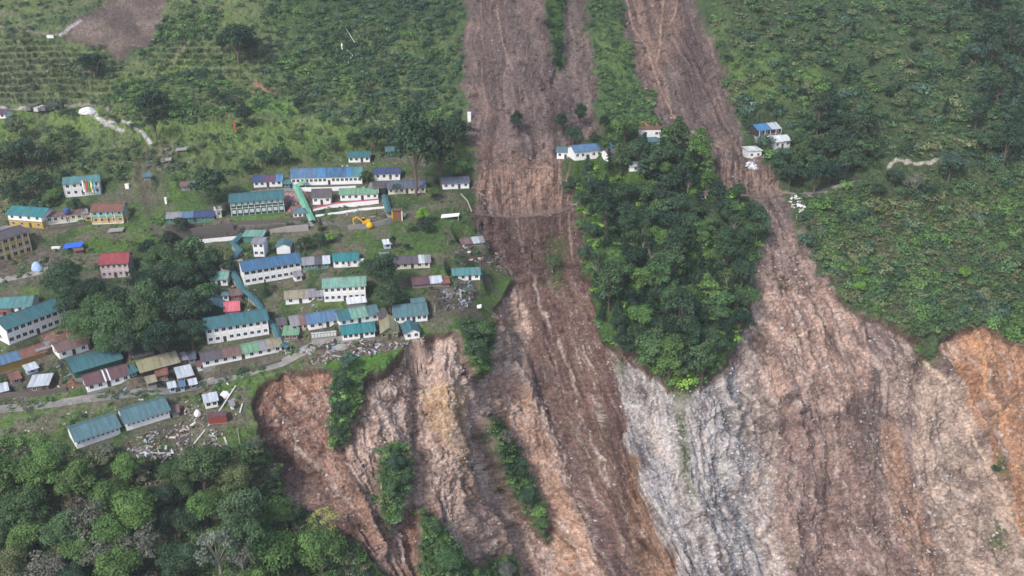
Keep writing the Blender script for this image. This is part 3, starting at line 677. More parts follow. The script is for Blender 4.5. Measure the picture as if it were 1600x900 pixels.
def house(kind, label, A, B, h=3.0, D=8.0, style='gable', roof='teal', wall='white', rise=None, oh=.6, eo=.5, nw=4, storeys=1, ww=1.1, wh=1.1, wk='dark', patches=None, door=True, cat=None, name=None, gable_win=False, lower=None, verandah=None, group=None, skirt=3.0, endwin=0, doorpos=None):
    a, L, rz = frame_of(A, B)
    if rise is None: rise = D * .21 if style in ('gable', 'barrel') else (L * .22 if style == 'front' else D * .14)
    r = empty(name or kind, (a[0], a[1], a[2]), rz, label=label, category=cat or kind.replace('_', ' '), group=group)
    FRAMES[label] = (r, L, D, h)
    PADS.append((a[0], a[1], rz, L, D, a[2]))
    w = MB(); wm = [wallm(wall), wallm(lower or wall), CONC]
    z1 = h if not lower else h * .5
    if lower: w.box(0, L, 0, D, 0, z1, 1); w.box(0, L, 0, D, z1 + .002, h, 0); w.box(-.06, L + .06, -.12, D, z1 - .12, z1 + .12, 2)
    else: w.box(0, L, 0, D, 0, h, 0)
    if style == 'gable':
        for x in (0.02, L - .14):
            w.hexa([(x, .02, h + .001), (x + .12, .02, h + .001), (x + .12, D - .02, h + .001), (x, D - .02, h + .001), (x, D / 2 - .05, h + rise - .14), (x + .12, D / 2 - .05, h + rise - .14), (x + .12, D / 2 + .05, h + rise - .14), (x, D / 2 + .05, h + rise - .14)], 0)
    elif style == 'front':
        for y in (.02, D - .14):
            w.hexa([(.02, y, h + .001), (L - .02, y, h + .001), (L - .02, y + .12, h + .001), (.02, y + .12, h + .001), (L / 2 - .05, y, h + rise - .14), (L / 2 + .05, y, h + rise - .14), (L / 2 + .05, y + .12, h + rise - .14), (L / 2 - .05, y + .12, h + rise - .14)], 0)
    elif style == 'shed':
        w.hexa([(0, .1, h - .01), (L, .1, h - .01), (L, D, h - .01), (0, D, h - .01), (0, .1, h), (L, .1, h), (L, D, h + rise - .14), (0, D, h + rise - .14)], 0)
    w.box(-.15, L + .15, -.15, D + .15, -skirt, -.001, 2)
    w.build('wall', wm, r)
    if patches:
        for (f0, f1, rc) in patches: roof_mesh(style, L, D, h, rise, oh, roofm(rc), f0 * L, f1 * L - (.02 if f1 < 1 else 0), eo, r)
    else: roof_mesh(style, L, D, h, rise, oh, roofm(roof), 0, L, eo, r)
    sh = h / storeys
    if nw:
        for s_ in range(storeys):
            for i in range(nw):
                x = L * (i + .5) / nw
                if s_ == 0 and door and i == (nw // 2 if doorpos is None else doorpos): continue
                add_window(r, x, 0, s_ * sh + sh * .55, min(ww, L / nw * .62), min(wh, sh * .5), 0, wk)
    if endwin:
        for s_ in range(storeys):
            for i in range(endwin): add_window(r, 0, D * (i + .5) / endwin, s_ * sh + sh * .55, min(ww, 1.1), min(wh, sh * .5), -math.pi / 2, wk)
    if gable_win and style == 'front': add_window(r, L / 2, 0, h + rise * .3, .8, .7)
    if door:
        i = nw // 2 if doorpos is None else doorpos
        x = L * (i + .5) / nw if nw else L / 2
        d = MB(); dw = min(.55, L * .12); d.box(x - dw, x + dw, -.05, -.003, 0, min(2.1, sh * .75)); d.build('door', DOORM, r)
    if storeys > 1 and not lower:
        b = MB(); b.box(-.05, L + .05, -.1, -.003, sh - .09, sh + .09)
        for i in range(nw + 1):
            x = min(max(L * i / nw, .12), L - .12); b.box(x - .1, x + .1, -.085, -.003, .0, sh - .095); b.box(x - .1, x + .1, -.085, -.003, sh + .095, h - .05)
        b.build('band', TRIM, r)
    if verandah:
        v = MB(); n = max(3, int(L / 2.6)); dv = verandah
        v.box(0, L, -dv, -.16, -.12, .06)
        for i in range(n + 1): x = L * i / n; v.box(x - .08, x + .08, -dv, -dv + .16, .06, h - .35)
        v.box(0, L, -dv + .04, -dv + .1, .85, .95)
        v.build('verandah', WOOD if wall in ('olive', 'brick') else TRIM, r)
    return r
# ------------------------------------------------------------------ walls, roads and paths
def wall_run(label, pts, h, mat, t=.5, cap=None, name='retaining_wall', cat='wall'):
    m = MB(); c = MB()
    g = [ground(*p) for p in pts]; o = g[0]
    for p, q in zip(g[:-1], g[1:]):
        p = p - o; q = q - o; d = (q - p)[:2]; d = d / (np.hypot(*d) + 1e-9); n = np.array([-d[1], d[0]]) * t
        def pt(a, off, z): return (a[0] + off * n[0], a[1] + off * n[1], a[2] + z)
        m.hexa([pt(p, 0, -2), pt(q, 0, -2), pt(q, 1, -2), pt(p, 1, -2), pt(p, .2, h), pt(q, .2, h), pt(q, 1, h), pt(p, 1, h)])
        if cap is not None: c.hexa([pt(p, -.1, h + .004), pt(q, -.1, h + .004), pt(q, 1.1, h + .004), pt(p, 1.1, h + .004), pt(p, -.1, h + .3), pt(q, -.1, h + .3), pt(q, 1.1, h + .3), pt(p, 1.1, h + .3)])
    if cap is not None:
        r = empty(name, o, 0, label=label, category=cat); m.build('wall', mat, r); c.build('coping', cap, r)
    else:
        r = m.build(name, mat, None, label=label, category=cat); r.location = o
    return r
def walls():
    wall_run('long white parapet under the dark stone terrace', [(290, 382), (330, 379), (372, 375)], 1.5, wallm('white'))
    wall_run('high dark stone revetment under the long patched shack', [(258, 372), (300, 370), (340, 366), (366, 361)], 3.4, wallm('stone'), 1.2)
    wall_run('dark stone revetment below the dark green building', [(372, 352), (420, 350), (482, 346)], 1.6, wallm('stone'), 1.0)
    wall_run('pale concrete wall right of the flat teal shelter', [(422, 364), (450, 363), (482, 360)], 2.6, CONC)
    wall_run('white wall with red coping below the pale green roof', [(489, 329), (525, 325), (592, 319)], 1.8, wallm('white'), .6, paint('red_coping', S(200, 84, 104), .7, .1))
    wall_run('thin white garden wall below the red coping wall', [(493, 339), (530, 335), (566, 329), (606, 326)], .9, wallm('white'))
    wall_run('white plinth wall under the longest patched blue roof', [(470, 300), (510, 299), (556, 296)], 1.8, wallm('white'))
    wall_run('low broken white wall behind the dark green building', [(392, 304), (430, 301), (462, 299)], 1.3, wallm('concrete'))
    wall_run('grey gabion wall below the yellow excavator', [(544, 360), (575, 358), (600, 352), (614, 347)], 1.9, wallm('grey'), 1.0)
    wall_run('low dark stone wall in front of the brown bungalow', [(76, 360), (110, 357), (138, 352)], 1.0, wallm('stone'))
    wall_run('brown stone wall along the upper side of the long road', [(0, 622), (50, 620), (104, 612)], 1.6, wallm('stone'), .8)
    wall_run('low stone wall under the long row beside the road', [(335, 592), (380, 583), (440, 565)], .8, wallm('stone'))
    wall_run('grey retaining wall below the eastern hill road', [(1252, 296), (1290, 292), (1340, 288)], 1.0, wallm('grey'), .6)
def ribbon(name, pts, w, mat, lift=.12, n=10, **props):
    out = []
    for (x0, y0), (x1, y1) in zip(pts[:-1], pts[1:]):
        for i in range(n): out.append(ground(x0 + (x1 - x0) * i / n, y0 + (y1 - y0) * i / n))
    out.append(ground(*pts[-1])); G = np.array(out)
    for _ in range(3): G[1:-1] = (G[:-2] + G[1:-1] * 2 + G[2:]) / 4
    m = MB(); T = np.gradient(G, axis=0); T[:, 2] = 0; T /= np.linalg.norm(T, axis=1)[:, None] + 1e-9
    N = np.stack([-T[:, 1], T[:, 0], 0 * T[:, 0]], 1)
    for i in range(len(G) - 1):
        a, b = G[i] - N[i] * w / 2, G[i + 1] - N[i + 1] * w / 2; c, d = G[i + 1] + N[i + 1] * w / 2, G[i] + N[i] * w / 2
        for p in (a, b, c, d): p[2] = p[2] + lift
        m.slab(tuple(a), tuple(b), tuple(c), tuple(d), .6)
    return m.build(name, mat, None, **props)
ROAD = [(-60, 647), (0, 640), (50, 635), (100, 629), (150, 623), (212, 613), (262, 609), (300, 602), (330, 595), (370, 588), (400, 580), (440, 568), (470, 553), (482, 544), (500, 536), (525, 531), (560, 531)]
def flatten_road(pts, w, clear=1.5):
    """make the ground under a road level across it"""
    dense = []
    for (x0, y0), (x1, y1) in zip(pts[:-1], pts[1:]):
        for i in range(8): dense.append(ground(x0 + (x1 - x0) * i / 8, y0 + (y1 - y0) * i / 8))
    G = np.array(dense); 
    for _ in range(6): G[1:-1] = (G[:-2] + G[1:-1] * 2 + G[2:]) / 4
    lo = G.min(0) - 12; hi = G.max(0) + 12
    sel = (P[..., 0] > lo[0]) & (P[..., 0] < hi[0]) & (P[..., 1] > lo[1]) & (P[..., 1] < hi[1])
    V = P[sel]; best = np.full(len(V), 1e9); zz = np.zeros(len(V))
    for a, b in zip(G[:-1], G[1:]):
        d = (b - a)[:2]; L2 = d @ d + 1e-9; t = np.clip(((V[:, :2] - a[:2]) @ d) / L2, 0, 1)
        dist = np.hypot(V[:, 0] - a[0] - t * d[0], V[:, 1] - a[1] - t * d[1]); k = dist < best
        best[k] = dist[k]; zz[k] = (a[2] + t * (b[2] - a[2]))[k]
    f = 1 - sstep(w / 2 + .5, w / 2 + .5 + clear * 2, best)
    V[:, 2] = V[:, 2] * (1 - f) + (zz - .06) * f
    P[sel] = V
def apply_pads():
    for (ax, ay, rz, L, D, z) in PADS:
        R = max(L, D) + 8
        sel = (np.abs(P[..., 0] - ax) < R) & (np.abs(P[..., 1] - ay) < R)
        V = P[sel]; c, s = math.cos(rz), math.sin(rz)
        x = (V[:, 0] - ax) * c + (V[:, 1] - ay) * s; y = -(V[:, 0] - ax) * s + (V[:, 1] - ay) * c
        dx = np.maximum(np.maximum(-x, x - L), 0); dy = np.maximum(np.maximum(-y, y - D), 0)
        f = 1 - sstep(.7, 3.2, np.hypot(dx, dy))
        V[:, 2] = V[:, 2] * (1 - f) + (z - .08) * f
        P[sel] = V
def asphalt():
    m, t, b = newmat('road_surface'); v = coords(t)
    n = noise(t, v, .4, 5, .65); n2 = noise(t, v, 2.5, 3, .6)
    t.links.new(mixc(t, ramp(t, n, .35, .65), mixc(t, ramp(t, n2, .3, .7), tone(S(112, 107, 102)), tone(S(134, 128, 122))), tone(S(156, 149, 140))), b.inputs['Base Color'])
    b.inputs['Roughness'].default_value = .8; return m

# ------------------------------------------------------------------ covered stairways
def walkway(label, pts, w, roof, up=8, n=5, hh=2.3, smooth=True):
    pts = [(x, y + up) for x, y in pts]
    if smooth:
        for _ in range(2):
            q = [pts[0]]
            for a, b in zip(pts[:-1], pts[1:]): q += [(a[0] * .75 + b[0] * .25, a[1] * .75 + b[1] * .25), (a[0] * .25 + b[0] * .75, a[1] * .25 + b[1] * .75)]
            pts = q + [pts[-1]]
    G = np.array([ground(*p) for p in pts]); o = G[0].copy(); G = G - o
    if smooth:
        for _ in range(3): G[1:-1, 2] = (G[:-2, 2] + 2 * G[1:-1, 2] + G[2:, 2]) / 4
    T = np.gradient(G, axis=0); T[:, 2] = 0; T /= np.linalg.norm(T, axis=1)[:, None] + 1e-9
    N = np.stack([-T[:, 1], T[:, 0], 0 * T[:, 0]], 1) * w / 2
    r = empty('covered_stairway', o, 0, label=label, category='stairway')
    rf = MB(); st = MB()
    for i in range(len(G) - 1):
        for sgn in (-1, 1):
            a0 = G[i] + (0, 0, hh + .45); a1 = G[i + 1] + (0, 0, hh + .45); b0 = G[i] + N[i] * sgn + (0, 0, hh); b1 = G[i + 1] + N[i + 1] * sgn + (0, 0, hh)
            q = [tuple(b0), tuple(b1), tuple(a1), tuple(a0)]
            rf.slab(*(q if sgn < 0 else q[::-1]), .1)
        a, b = G[i], G[i + 1]; k = .7
        st.slab(tuple(a - N[i] * k + (0, 0, .2)), tuple(b - N[i + 1] * k + (0, 0, .2)), tuple(b + N[i + 1] * k + (0, 0, .2)), tuple(a + N[i] * k + (0, 0, .2)), .8)
    rf.build('roof', roofm(roof), r); st.build('steps', CONC, r)
    L = np.concatenate([[0], np.cumsum(np.linalg.norm(np.diff(G, axis=0), axis=1))])
    for s_ in np.arange(1, L[-1], 4.0):
        p = np.array([np.interp(s_, L, G[:, k]) for k in range(3)]); nn = np.array([np.interp(s_, L, N[:, k]) for k in range(3)])
        for sgn in (-1, 1):
            m = MB(); q = p + nn * sgn * .85; m.tube(q + (0, 0, -1), q + (0, 0, hh), .07, n=5); m.build('post', TRIM, r)
    return r

# ------------------------------------------------------------------ foliage
def leaf_mat(name, attr=False):
    m, t, b = newmat(name)
    if attr:
        a = t.nodes.new('ShaderNodeAttribute'); a.attribute_name = 'Col'; c = a.outputs['Color']
    else:
        oi = t.nodes.new('ShaderNodeObjectInfo'); a = t.nodes.new('ShaderNodeAttribute'); a.attribute_name = 'Col'
        c = mixc(t, 1.0, oi.outputs['Color'], a.outputs['Color'], 'MULTIPLY')
    t.links.new(c, b.inputs['Base Color']); b.inputs['Roughness'].default_value = .6; b.inputs['Specular IOR Level'].default_value = .2
    tr = t.nodes.new('ShaderNodeBsdfTranslucent'); t.links.new(mixc(t, 1.0, c, (1.1, 1.2, .7), 'MULTIPLY'), tr.inputs[0])
    ms = t.nodes.new('ShaderNodeMixShader'); ms.inputs[0].default_value = .22
    t.links.new(b.outputs[0], ms.inputs[1]); t.links.new(tr.outputs[0], ms.inputs[2])
    t.links.new(ms.outputs[0], t.nodes['Material Output'].inputs[0]); return m
LEAF = leaf_mat('leaves'); LEAFC = leaf_mat('scrub_leaves', True)
BARK = paint('bark', S(98, 88, 78), .9, .4); PALEBARK = paint('pale_bark', S(150, 142, 132), .9, .3)
def leaf_quads(C_, N_, size, r, aspect=1.0):
    """quads centred at C_, facing N_, side lengths size"""
    n = len(C_); a = r.normal(size=(n, 3)); u = np.cross(N_, a); u /= np.linalg.norm(u, axis=1)[:, None] + 1e-9
    v = np.cross(N_, u); v /= np.linalg.norm(v, axis=1)[:, None] + 1e-9
    s = size[:, None]; u = u * s; v = v * s * aspect
    V = np.stack([C_ - u, C_ - v * .8, C_ + u, C_ + v * .8], 1).reshape(-1, 3)
    return V, np.arange(4 * n).reshape(n, 4)
def sph(r, n):
    v = r.normal(size=(n, 3)); return v / np.linalg.norm(v, axis=1)[:, None]
def crown(kind, seed, nleaf, leaf):
    r = np.random.default_rng(seed)
    if kind in ('broad', 'tall', 'sparse', 'umbrella'):
        nc = {'broad': 34, 'tall': 46, 'sparse': 22, 'umbrella': 30}[kind]
        hgt = {'broad': .8, 'tall': 1.55, 'sparse': .9, 'umbrella': .45}[kind]
        d = sph(r, nc); d[:, 2] = np.where(d[:, 2] < -.35, -d[:, 2], d[:, 2])
        rad = r.uniform(.42, .82, nc)[:, None]; cen = d * rad * np.array([1, 1, hgt]); 
        if kind == 'tall': cen[:, :2] *= (1 - .35 * np.clip(cen[:, 2:3], 0, 2))
        cen += r.normal(0, .06, (nc, 3)); cr = r.uniform(.2, .38, nc) * (1.0 if kind != 'sparse' else .75)
        cid = r.choice(nc, nleaf, p=cr ** 2 / (cr ** 2).sum()); dl = sph(r, nleaf); dl[:, 2] = np.where(dl[:, 2] < -.3, -dl[:, 2], dl[:, 2])
        rr = cr[cid] * r.uniform(.72, 1.05, nleaf) * (1 + .25 * np.sin(dl[:, 0] * 9 + cid) * np.sin(dl[:, 1] * 8 + 2 * cid))
        pos = cen[cid] + dl * rr[:, None] * np.array([1, 1, .8]); nor = dl + r.normal(0, .55, (nleaf, 3)) + (0, 0, .5)
        base = {'broad': 1.15, 'tall': 1.75, 'sparse': 1.35, 'umbrella': 1.3}[kind]; pos[:, 2] += base
        ct = r.uniform(.72, 1.28, nc); tint = ct[cid] * r.uniform(.8, 1.2, nleaf)
        asp = 1.0; cl = cen + (0, 0, base)
    else:   # conifer
        nt_ = 11; pos = []; nor = []; tint = []; cl = np.zeros((1, 3)) + (0, 0, 1)
        tiers = np.linspace(0, 1, nt_); per = nleaf // 90
        for i in range(90):
            h = r.uniform(0, 1) ** 1.15; ang = r.uniform(0, 2 * math.pi); reach = (1 - h) * .95 * r.uniform(.7, 1.1) + .06
            k = per; s = r.uniform(.05, 1, k) ** .7 * reach; 
            x = s * math.cos(ang); y = s * math.sin(ang); z = .45 + h * 2.6 - .28 * s ** 1.4 + .1 * s
            w = r.normal(0, 1, k) * .11 * (.4 + s)
            p = np.stack([x - w * math.sin(ang), y + w * math.cos(ang), z + r.normal(0, .035, k)], 1)
            pos.append(p); nn = np.stack([np.full(k, .35 * math.cos(ang)), np.full(k, .35 * math.sin(ang)), np.ones(k)], 1) + r.normal(0, .35, (k, 3))
            nor.append(nn); tint.append(np.full(k, r.uniform(.7, 1.3)) * r.uniform(.85, 1.15, k))
        pos = np.concatenate(pos); nor = np.concatenate(nor); tint = np.concatenate(tint); asp = .6
    nor /= np.linalg.norm(nor, axis=1)[:, None]
    n = len(pos); V, Fq = leaf_quads(pos, nor, leaf * r.uniform(.65, 1.35, n), r, asp)
    hue = r.normal(0, .05, n)
    colr = np.stack([tint * (1 + hue), tint, tint * (1 - hue), np.ones(n)], 1)
    return fastmesh('crown_' + kind, V, Fq, attrs={'Col': np.repeat(colr, 4, 0)}, mats=[LEAF]), cl
def trunk(kind, seed, cl):
    r = random.Random(seed); m = MB(); top = {'broad': 1.3, 'tall': 2.6, 'sparse': 1.5, 'umbrella': 1.3, 'conifer': 2.7}[kind]
    pts = [(0, 0, -.25)]; 
    for i in range(1, 5): pts.append((r.uniform(-.05, .05), r.uniform(-.05, .05), top * i / 4))
    for i in range(4): m.tube(pts[i], pts[i + 1], .075 * (1 - i / 4.6), .075 * (1 - (i + 1) / 4.6), 6)
    if kind != 'conifer':
        for c in cl[::2][:14]: m.tube((0, 0, max(.25, c[2] * .45)), tuple(c * np.array([.95, .95, 1])), .028, .01, 4)
    o = m.build('trunk', PALEBARK if kind == 'sparse' else BARK); me = o.data; bpy.data.objects.remove(o); return me
PROTO = {}
def make_protos():
    for kind, k, n, lf in (('broad', 5, 2600, .062), ('tall', 3, 3000, .062), ('sparse', 2, 1000, .045), ('umbrella', 2, 2200, .06), ('conifer', 4, 2700, .07)):
        PROTO[kind] = []
        for i in range(k):
            me, cl = crown(kind, 100 + 7 * i + len(kind), n, lf); PROTO[kind].append((me, trunk(kind, i + len(kind), cl)))
    # finer crowns for the trees nearest the camera
    PROTO['near'] = []
    for i in range(4):
        me, cl = crown('broad', 300 + i, 7000, .036); PROTO['near'].append((me, trunk('broad', 30 + i, cl)))
MID = {'broad': 1.25, 'near': 1.25, 'tall': 1.75, 'sparse': 1.35, 'umbrella': 1.3, 'conifer': 1.6}
TC = dict(dark=S(68, 90, 66), deep=S(52, 74, 56), mid=S(84, 110, 72), leafy=S(98, 128, 72), bright=S(122, 156, 70), lime=S(148, 174, 80), olive=S(110, 118, 84), grey=S(120, 122, 108), yellow=S(156, 158, 96), bluish=S(80, 106, 88), brownish=S(112, 106, 86))
TREES = []
def tree(px, py, rpx, kind='broad', col_='mid', label=None, cat=None, group=None, name='tree', squash=1.0):
    if kind == 'tall': rpx = rpx * 1.25
    base = py
    for _ in range(3):
        s = scale_at(px, base); R = rpx / s; base = min(py + MID[kind] * R * s * .92 * squash, 1100)
    g = ground(px, base); R = rpx / scale_at(px, base)
    cr, tk = PROTO[kind][rng.integers(len(PROTO[kind]))]
    c = np.asarray(TC[col_]) * rng.uniform(.85, 1.18) * (1 + rng.normal(0, .04, 3))
    r = empty(name, g - (0, 0, .3), rng.uniform(0, 6.28), label=label, category=cat or 'tree', group=group)
    r.scale = (R * rng.uniform(.92, 1.08), R * rng.uniform(.92, 1.08), R * squash * rng.uniform(.94, 1.08))
    o = link('crown', cr, r); o.color = (float(c[0]), float(c[1]), float(c[2]), 1)
    link('trunk', tk, r)
    TREES.append((px, py, rpx)); return r
ORD = ['', 'first', 'second', 'third', 'fourth', 'fifth', 'sixth', 'seventh', 'eighth', 'ninth', 'tenth', 'eleventh', 'twelfth', 'thirteenth', 'fourteenth', 'fifteenth', 'sixteenth', 'seventeenth', 'eighteenth', 'nineteenth', 'twentieth']
KN = {'broad': 'broadleaf tree', 'near': 'broadleaf tree', 'tall': 'tall leafy tree', 'sparse': 'sparse tree', 'umbrella': 'flat crowned tree', 'conifer': 'pointed conifer'}
CN = dict(dark='dark green', deep='deep green', mid='green', leafy='fresh green', bright='bright green', lime='lime green', olive='olive green', grey='grey-green', yellow='yellowish', bluish='bluish green', brownish='brownish')
KEYN = {'broad': 'broadleaf_tree', 'near': 'broadleaf_tree', 'tall': 'tall_tree', 'sparse': 'sparse_tree', 'umbrella': 'spreading_tree', 'conifer': 'conifer_tree'}
def cluster(items, where, group):
    """items: (px, py, r, kind, colour); a row of the wood runs from left to right"""
    items = sorted(items, key=lambda t: t[1]); n = len(items); per = 9 if n > 18 else max(n, 1)
    rows = [items[i:i + per] for i in range(0, n, per)]
    for k, row in enumerate(rows):
        row = sorted(row, key=lambda t: t[0])
        for i, it in enumerate(row):
            px, py, rr, kind, cc = it
            if look(dirt, px, min(py + rr * .9, 1000)) > .5: continue
            pos = f'{ORD[i + 1]} from left' if len(rows) == 1 else f'{ORD[i + 1]} from left, {ORD[k + 1]} row down'
            if n == 1: pos = ''
            tree(px, py, rr, kind, cc, f'{CN[cc]} {KN[kind]} {where}' + (', ' + pos if pos else ''), 'conifer' if kind == 'conifer' else 'tree', group, KEYN[kind])
def fill(poly, n, rmin, rmax, kinds, cols, spacing=1.25, seed=1, tries=9000):
    r = np.random.default_rng(seed); xs = [p[0] for p in poly]; ys = [p[1] for p in poly]; out = []
    for _ in range(tries):
        x = r.uniform(min(xs), max(xs)); y = r.uniform(min(ys), max(ys))
        if not inpoly(np.array([x]), np.array([y]), poly)[0]: continue
        R = r.uniform(rmin, rmax)
        if any((x - a) ** 2 + (y - b) ** 2 < ((R + c) * .5 * spacing) ** 2 for a, b, c, _, _ in out): continue
        out.append((x, y, R, kinds[r.integers(len(kinds))], cols[r.integers(len(cols))]))
        if len(out) >= n: break
    return out
# shrubs: an uncountable cover, merged per hillside
def shrub_template(seed, n, leaf, flat=.8):
    r = np.random.default_rng(seed); nc = 6
    cen = np.concatenate([r.normal(0, .38, (nc, 2)), r.uniform(.1, .5, (nc, 1))], 1); cr = r.uniform(.38, .62, nc)
    cid = r.integers(nc, size=n); d = sph(r, n); d[:, 2] = np.abs(d[:, 2]); pos = cen[cid] + d * cr[cid][:, None] * np.array([1, 1, flat]) * r.uniform(.8, 1.05, (n, 1))
    nor = d + r.normal(0, .5, (n, 3)) + (0, -.1, .4); nor /= np.linalg.norm(nor, axis=1)[:, None]
    V, _ = leaf_quads(pos, nor, leaf * r.uniform(.6, 1.4, n), r)
    return V, np.repeat(r.uniform(.7, 1.3, nc)[cid] * r.uniform(.8, 1.2, n), 4)
SHT = [shrub_template(50 + i, 120, .15) for i in range(6)]
BHT = [shrub_template(80 + i, 300, .095, 1.0) for i in range(6)]
def shrubs(name, label, specs, cat='shrubs', seed=3, avoid=True):
    """specs: (poly, count, rmin_m, rmax_m, [colours], clumping)"""
    r = np.random.default_rng(seed); VV = []; CC = []
    for poly, n, r0, r1, cols, cl in specs:
        xs = [p[0] for p in poly]; ys = [p[1] for p in poly]; m = n * 4
        X = r.uniform(min(xs), max(xs), m); Y = r.uniform(min(ys), max(ys), m)
        k = inpoly(X, Y, poly)
        if cl > 0: k &= fbm(X / 28, Y / 16, 7, 3) + r.uniform(-.12, .12, m) > .5 - .15 * (1 - cl)
        X = X[k][:n]; Y = Y[k][:n]
        for x, y in zip(X, Y):
            if avoid and look(dirt2, x, y) > .35: continue
            g = ground(x, y)
            if any((abs(g[0] - p[0]) < 45) and _inpad(g, p) for p in PADS): continue
            R = r.uniform(r0, r1) * (1 + .35 * (r.random() > .93))
            V, tnt = (SHT if R < 2.9 else BHT)[r.integers(6)]; a = r.uniform(0, 6.28); ca, sa = math.cos(a), math.sin(a)
            v = V * (R, R, R * r.uniform(.7, 1.15)); v = np.stack([v[:, 0] * ca - v[:, 1] * sa, v[:, 0] * sa + v[:, 1] * ca, v[:, 2]], 1) + g - (0, 0, .15)
            c = np.asarray(TC[cols[int(np.clip((float(fbm(np.array([x / 45.]), np.array([y / 38.]), 3, 3)[0]) - .2) * 1.65 + r.normal(0, .16), 0, .999) * len(cols))]]) * r.uniform(.8, 1.5)
            VV.append(v); CC.append(np.concatenate([tnt[:, None] * c, np.ones((len(tnt), 1))], 1))
    V = np.concatenate(VV); Cc = np.concatenate(CC)
    me = fastmesh(name, V, np.arange(len(V)).reshape(-1, 4), attrs={'Col': Cc}, mats=[LEAFC])
    return link(name, me, kind='stuff', label=label, category=cat)
def _inpad(g, p):
    ax, ay, rz, L, D, z = p; c, s = math.cos(rz), math.sin(rz)
    x = (g[0] - ax) * c + (g[1] - ay) * s; y = -(g[0] - ax) * s + (g[1] - ay) * c
    return -1.5 < x < L + 1.5 and -2.2 < y < D + 1.0
# ------------------------------------------------------------------ the village, building by building (photo pixels of the two front corners)
HS = 'houses of the hillside village'; BK = 'teal roofed barracks'
house('house', 'colourful two storey house with teal roof, green gable and row of prayer flags', (103, 307), (158, 302), 5.6, 8, 'gable', 'teal2', 'white', nw=5, storeys=2, verandah=1.2, group=HS)
house('house', 'white house with big teal roof and yellow balcony at far left', (16, 353), (68, 357), 5.4, 9, 'gable', 'cyan', 'white', nw=4, storeys=2, lower='yellow', eo=.9, group=HS)
house('house', 'low white bungalow with brown roof and blue water tank on top', (74, 350), (130, 344), 3.2, 6, 'gable', 'brown', 'cream', rise=.8, nw=6, verandah=1.0, group=HS)
house('house', 'rusty red roofed house with aqua green gable and yellow ground floor', (146, 349), (194, 347), 5.2, 8, 'gable', 'rust', 'aqua', nw=5, storeys=2, lower='yellow', verandah=1.2, group=HS)
house('apartment_building', 'grey roofed three tier yellow and white building at left edge', (-22, 418), (51, 394), 9.0, 10, 'gable', 'darkgrey', 'yellow', rise=1.3, nw=7, storeys=3, ww=1.5, wh=1.6, endwin=0, cat='building')
house('house', 'white two storey house under a faded red roof beside the tree grove', (160, 435), (203, 432), 6.0, 9, 'gable', 'red', 'pinkw', nw=5, storeys=2, ww=.9, rise=2.3, group=HS)
house('shack', 'long shack patched with grey, blue and dark sheets above the stone terrace', (262, 350), (336, 346), 2.7, 6, 'gable', 'slate', 'tealw', nw=6, patches=[(0, .3, 'grey'), (.3, .55, 'steelblue'), (.55, 1, 'navy')], group=HS)
house('cabin', 'cream boxy cabin beside the dark roofed long shack', (338, 341), (347, 340), 3.4, 4, 'flat', 'white', 'cream', nw=1, door=False, cat='cabin')
house('school_building', 'dark green two storey building with two rows of pale windows', (362, 338), (445, 331), 6.4, 9, 'gable', 'teal', 'green', nw=9, storeys=2, wk='pale', ww=1.25, wh=1.2, door=False, oh=.9, cat='building')
house('shed', 'small brown shed with a teal corner sheet on the grass slope', (284, 298), (304, 297), 2.3, 5, 'gable', 'brown', 'grey', nw=2, patches=[(0, .65, 'brown'), (.65, 1, 'teal2')])
house('house', 'small white house with dark navy roof left of the long blue roofs', (397, 293), (441, 291), 2.9, 7, 'gable', 'navy', 'white', nw=5, patches=[(0, .35, 'navy'), (.35, .8, 'purple'), (.8, 1, 'sky')], group=HS)
house('long_house', 'longest white building under patched blue sheets at top of village', (456, 290), (566, 287), 3.8, 11, 'gable', 'blue', 'white', nw=16, patches=[(0, .36, 'steelblue'), (.36, .48, 'sky'), (.48, .78, 'blue'), (.78, .87, 'sky'), (.87, 1, 'teal2')], cat='building', ww=1.3)
house('house', 'white house with steep dark grey roof above the pink painted wall', (489, 320), (517, 319), 3.6, 7, 'gable', 'darkgrey', 'white', nw=3, rise=2.2, group=HS)
house('house', 'wide white house with pale green roof beside the pink painted wall', (532, 314), (591, 312), 3.2, 6, 'gable', 'green', 'white', nw=6, group=HS)
house('kiosk', 'small round white kiosk with blue-green hip roof by the covered stairs', (459, 341), (480, 341), 2.4, 5, 'hip', 'tealgrey', 'white', nw=3, rise=1.4, door=False)
house('cottage', 'small white cottage with striped teal roof on the upper slope', (545, 254), (578, 253), 2.7, 7, 'gable', 'teal', 'white', nw=4, group=HS)
house('cottage', 'small green walled cottage half behind the tall poplar', (604, 247), (623, 246), 3.4, 6, 'gable', 'tealgrey', 'darkgreen', nw=2, group=HS)
house('house', 'white house with deep navy roof and verandah below the green cottage', (586, 281), (625, 280), 2.9, 7, 'gable', 'navy', 'white', nw=4, verandah=1, group=HS)
house('house', 'long navy roofed house partly hidden by two tall trees', (607, 304), (665, 301), 2.9, 8, 'gable', 'slate', 'cream', nw=7, group=HS)
house('house', 'white house with slate blue roof at the landslide edge', (692, 296), (733, 294), 2.9, 7, 'gable', 'slate', 'white', nw=4, group=HS)
house('cottage', 'white cottage with pale blue gable facing front above the blue roofed block', (433, 397), (454, 396), 3.3, 6, 'front', 'tealgrey', 'white', nw=0, door=False, group=HS)
house('house', 'narrow white two storey house under a flat teal sheet beside zigzag stairs', (397, 401), (414, 401), 6.0, 6, 'gable', 'grey', 'white', nw=2, storeys=2, rise=.8, door=False, group=HS)
house('shelter', 'open shelter with flat pale teal roof joined to zigzag stairs', (381, 378), (411, 378), 2.6, 5, 'shed', 'mint', 'tealw', nw=0, door=False, rise=.5)
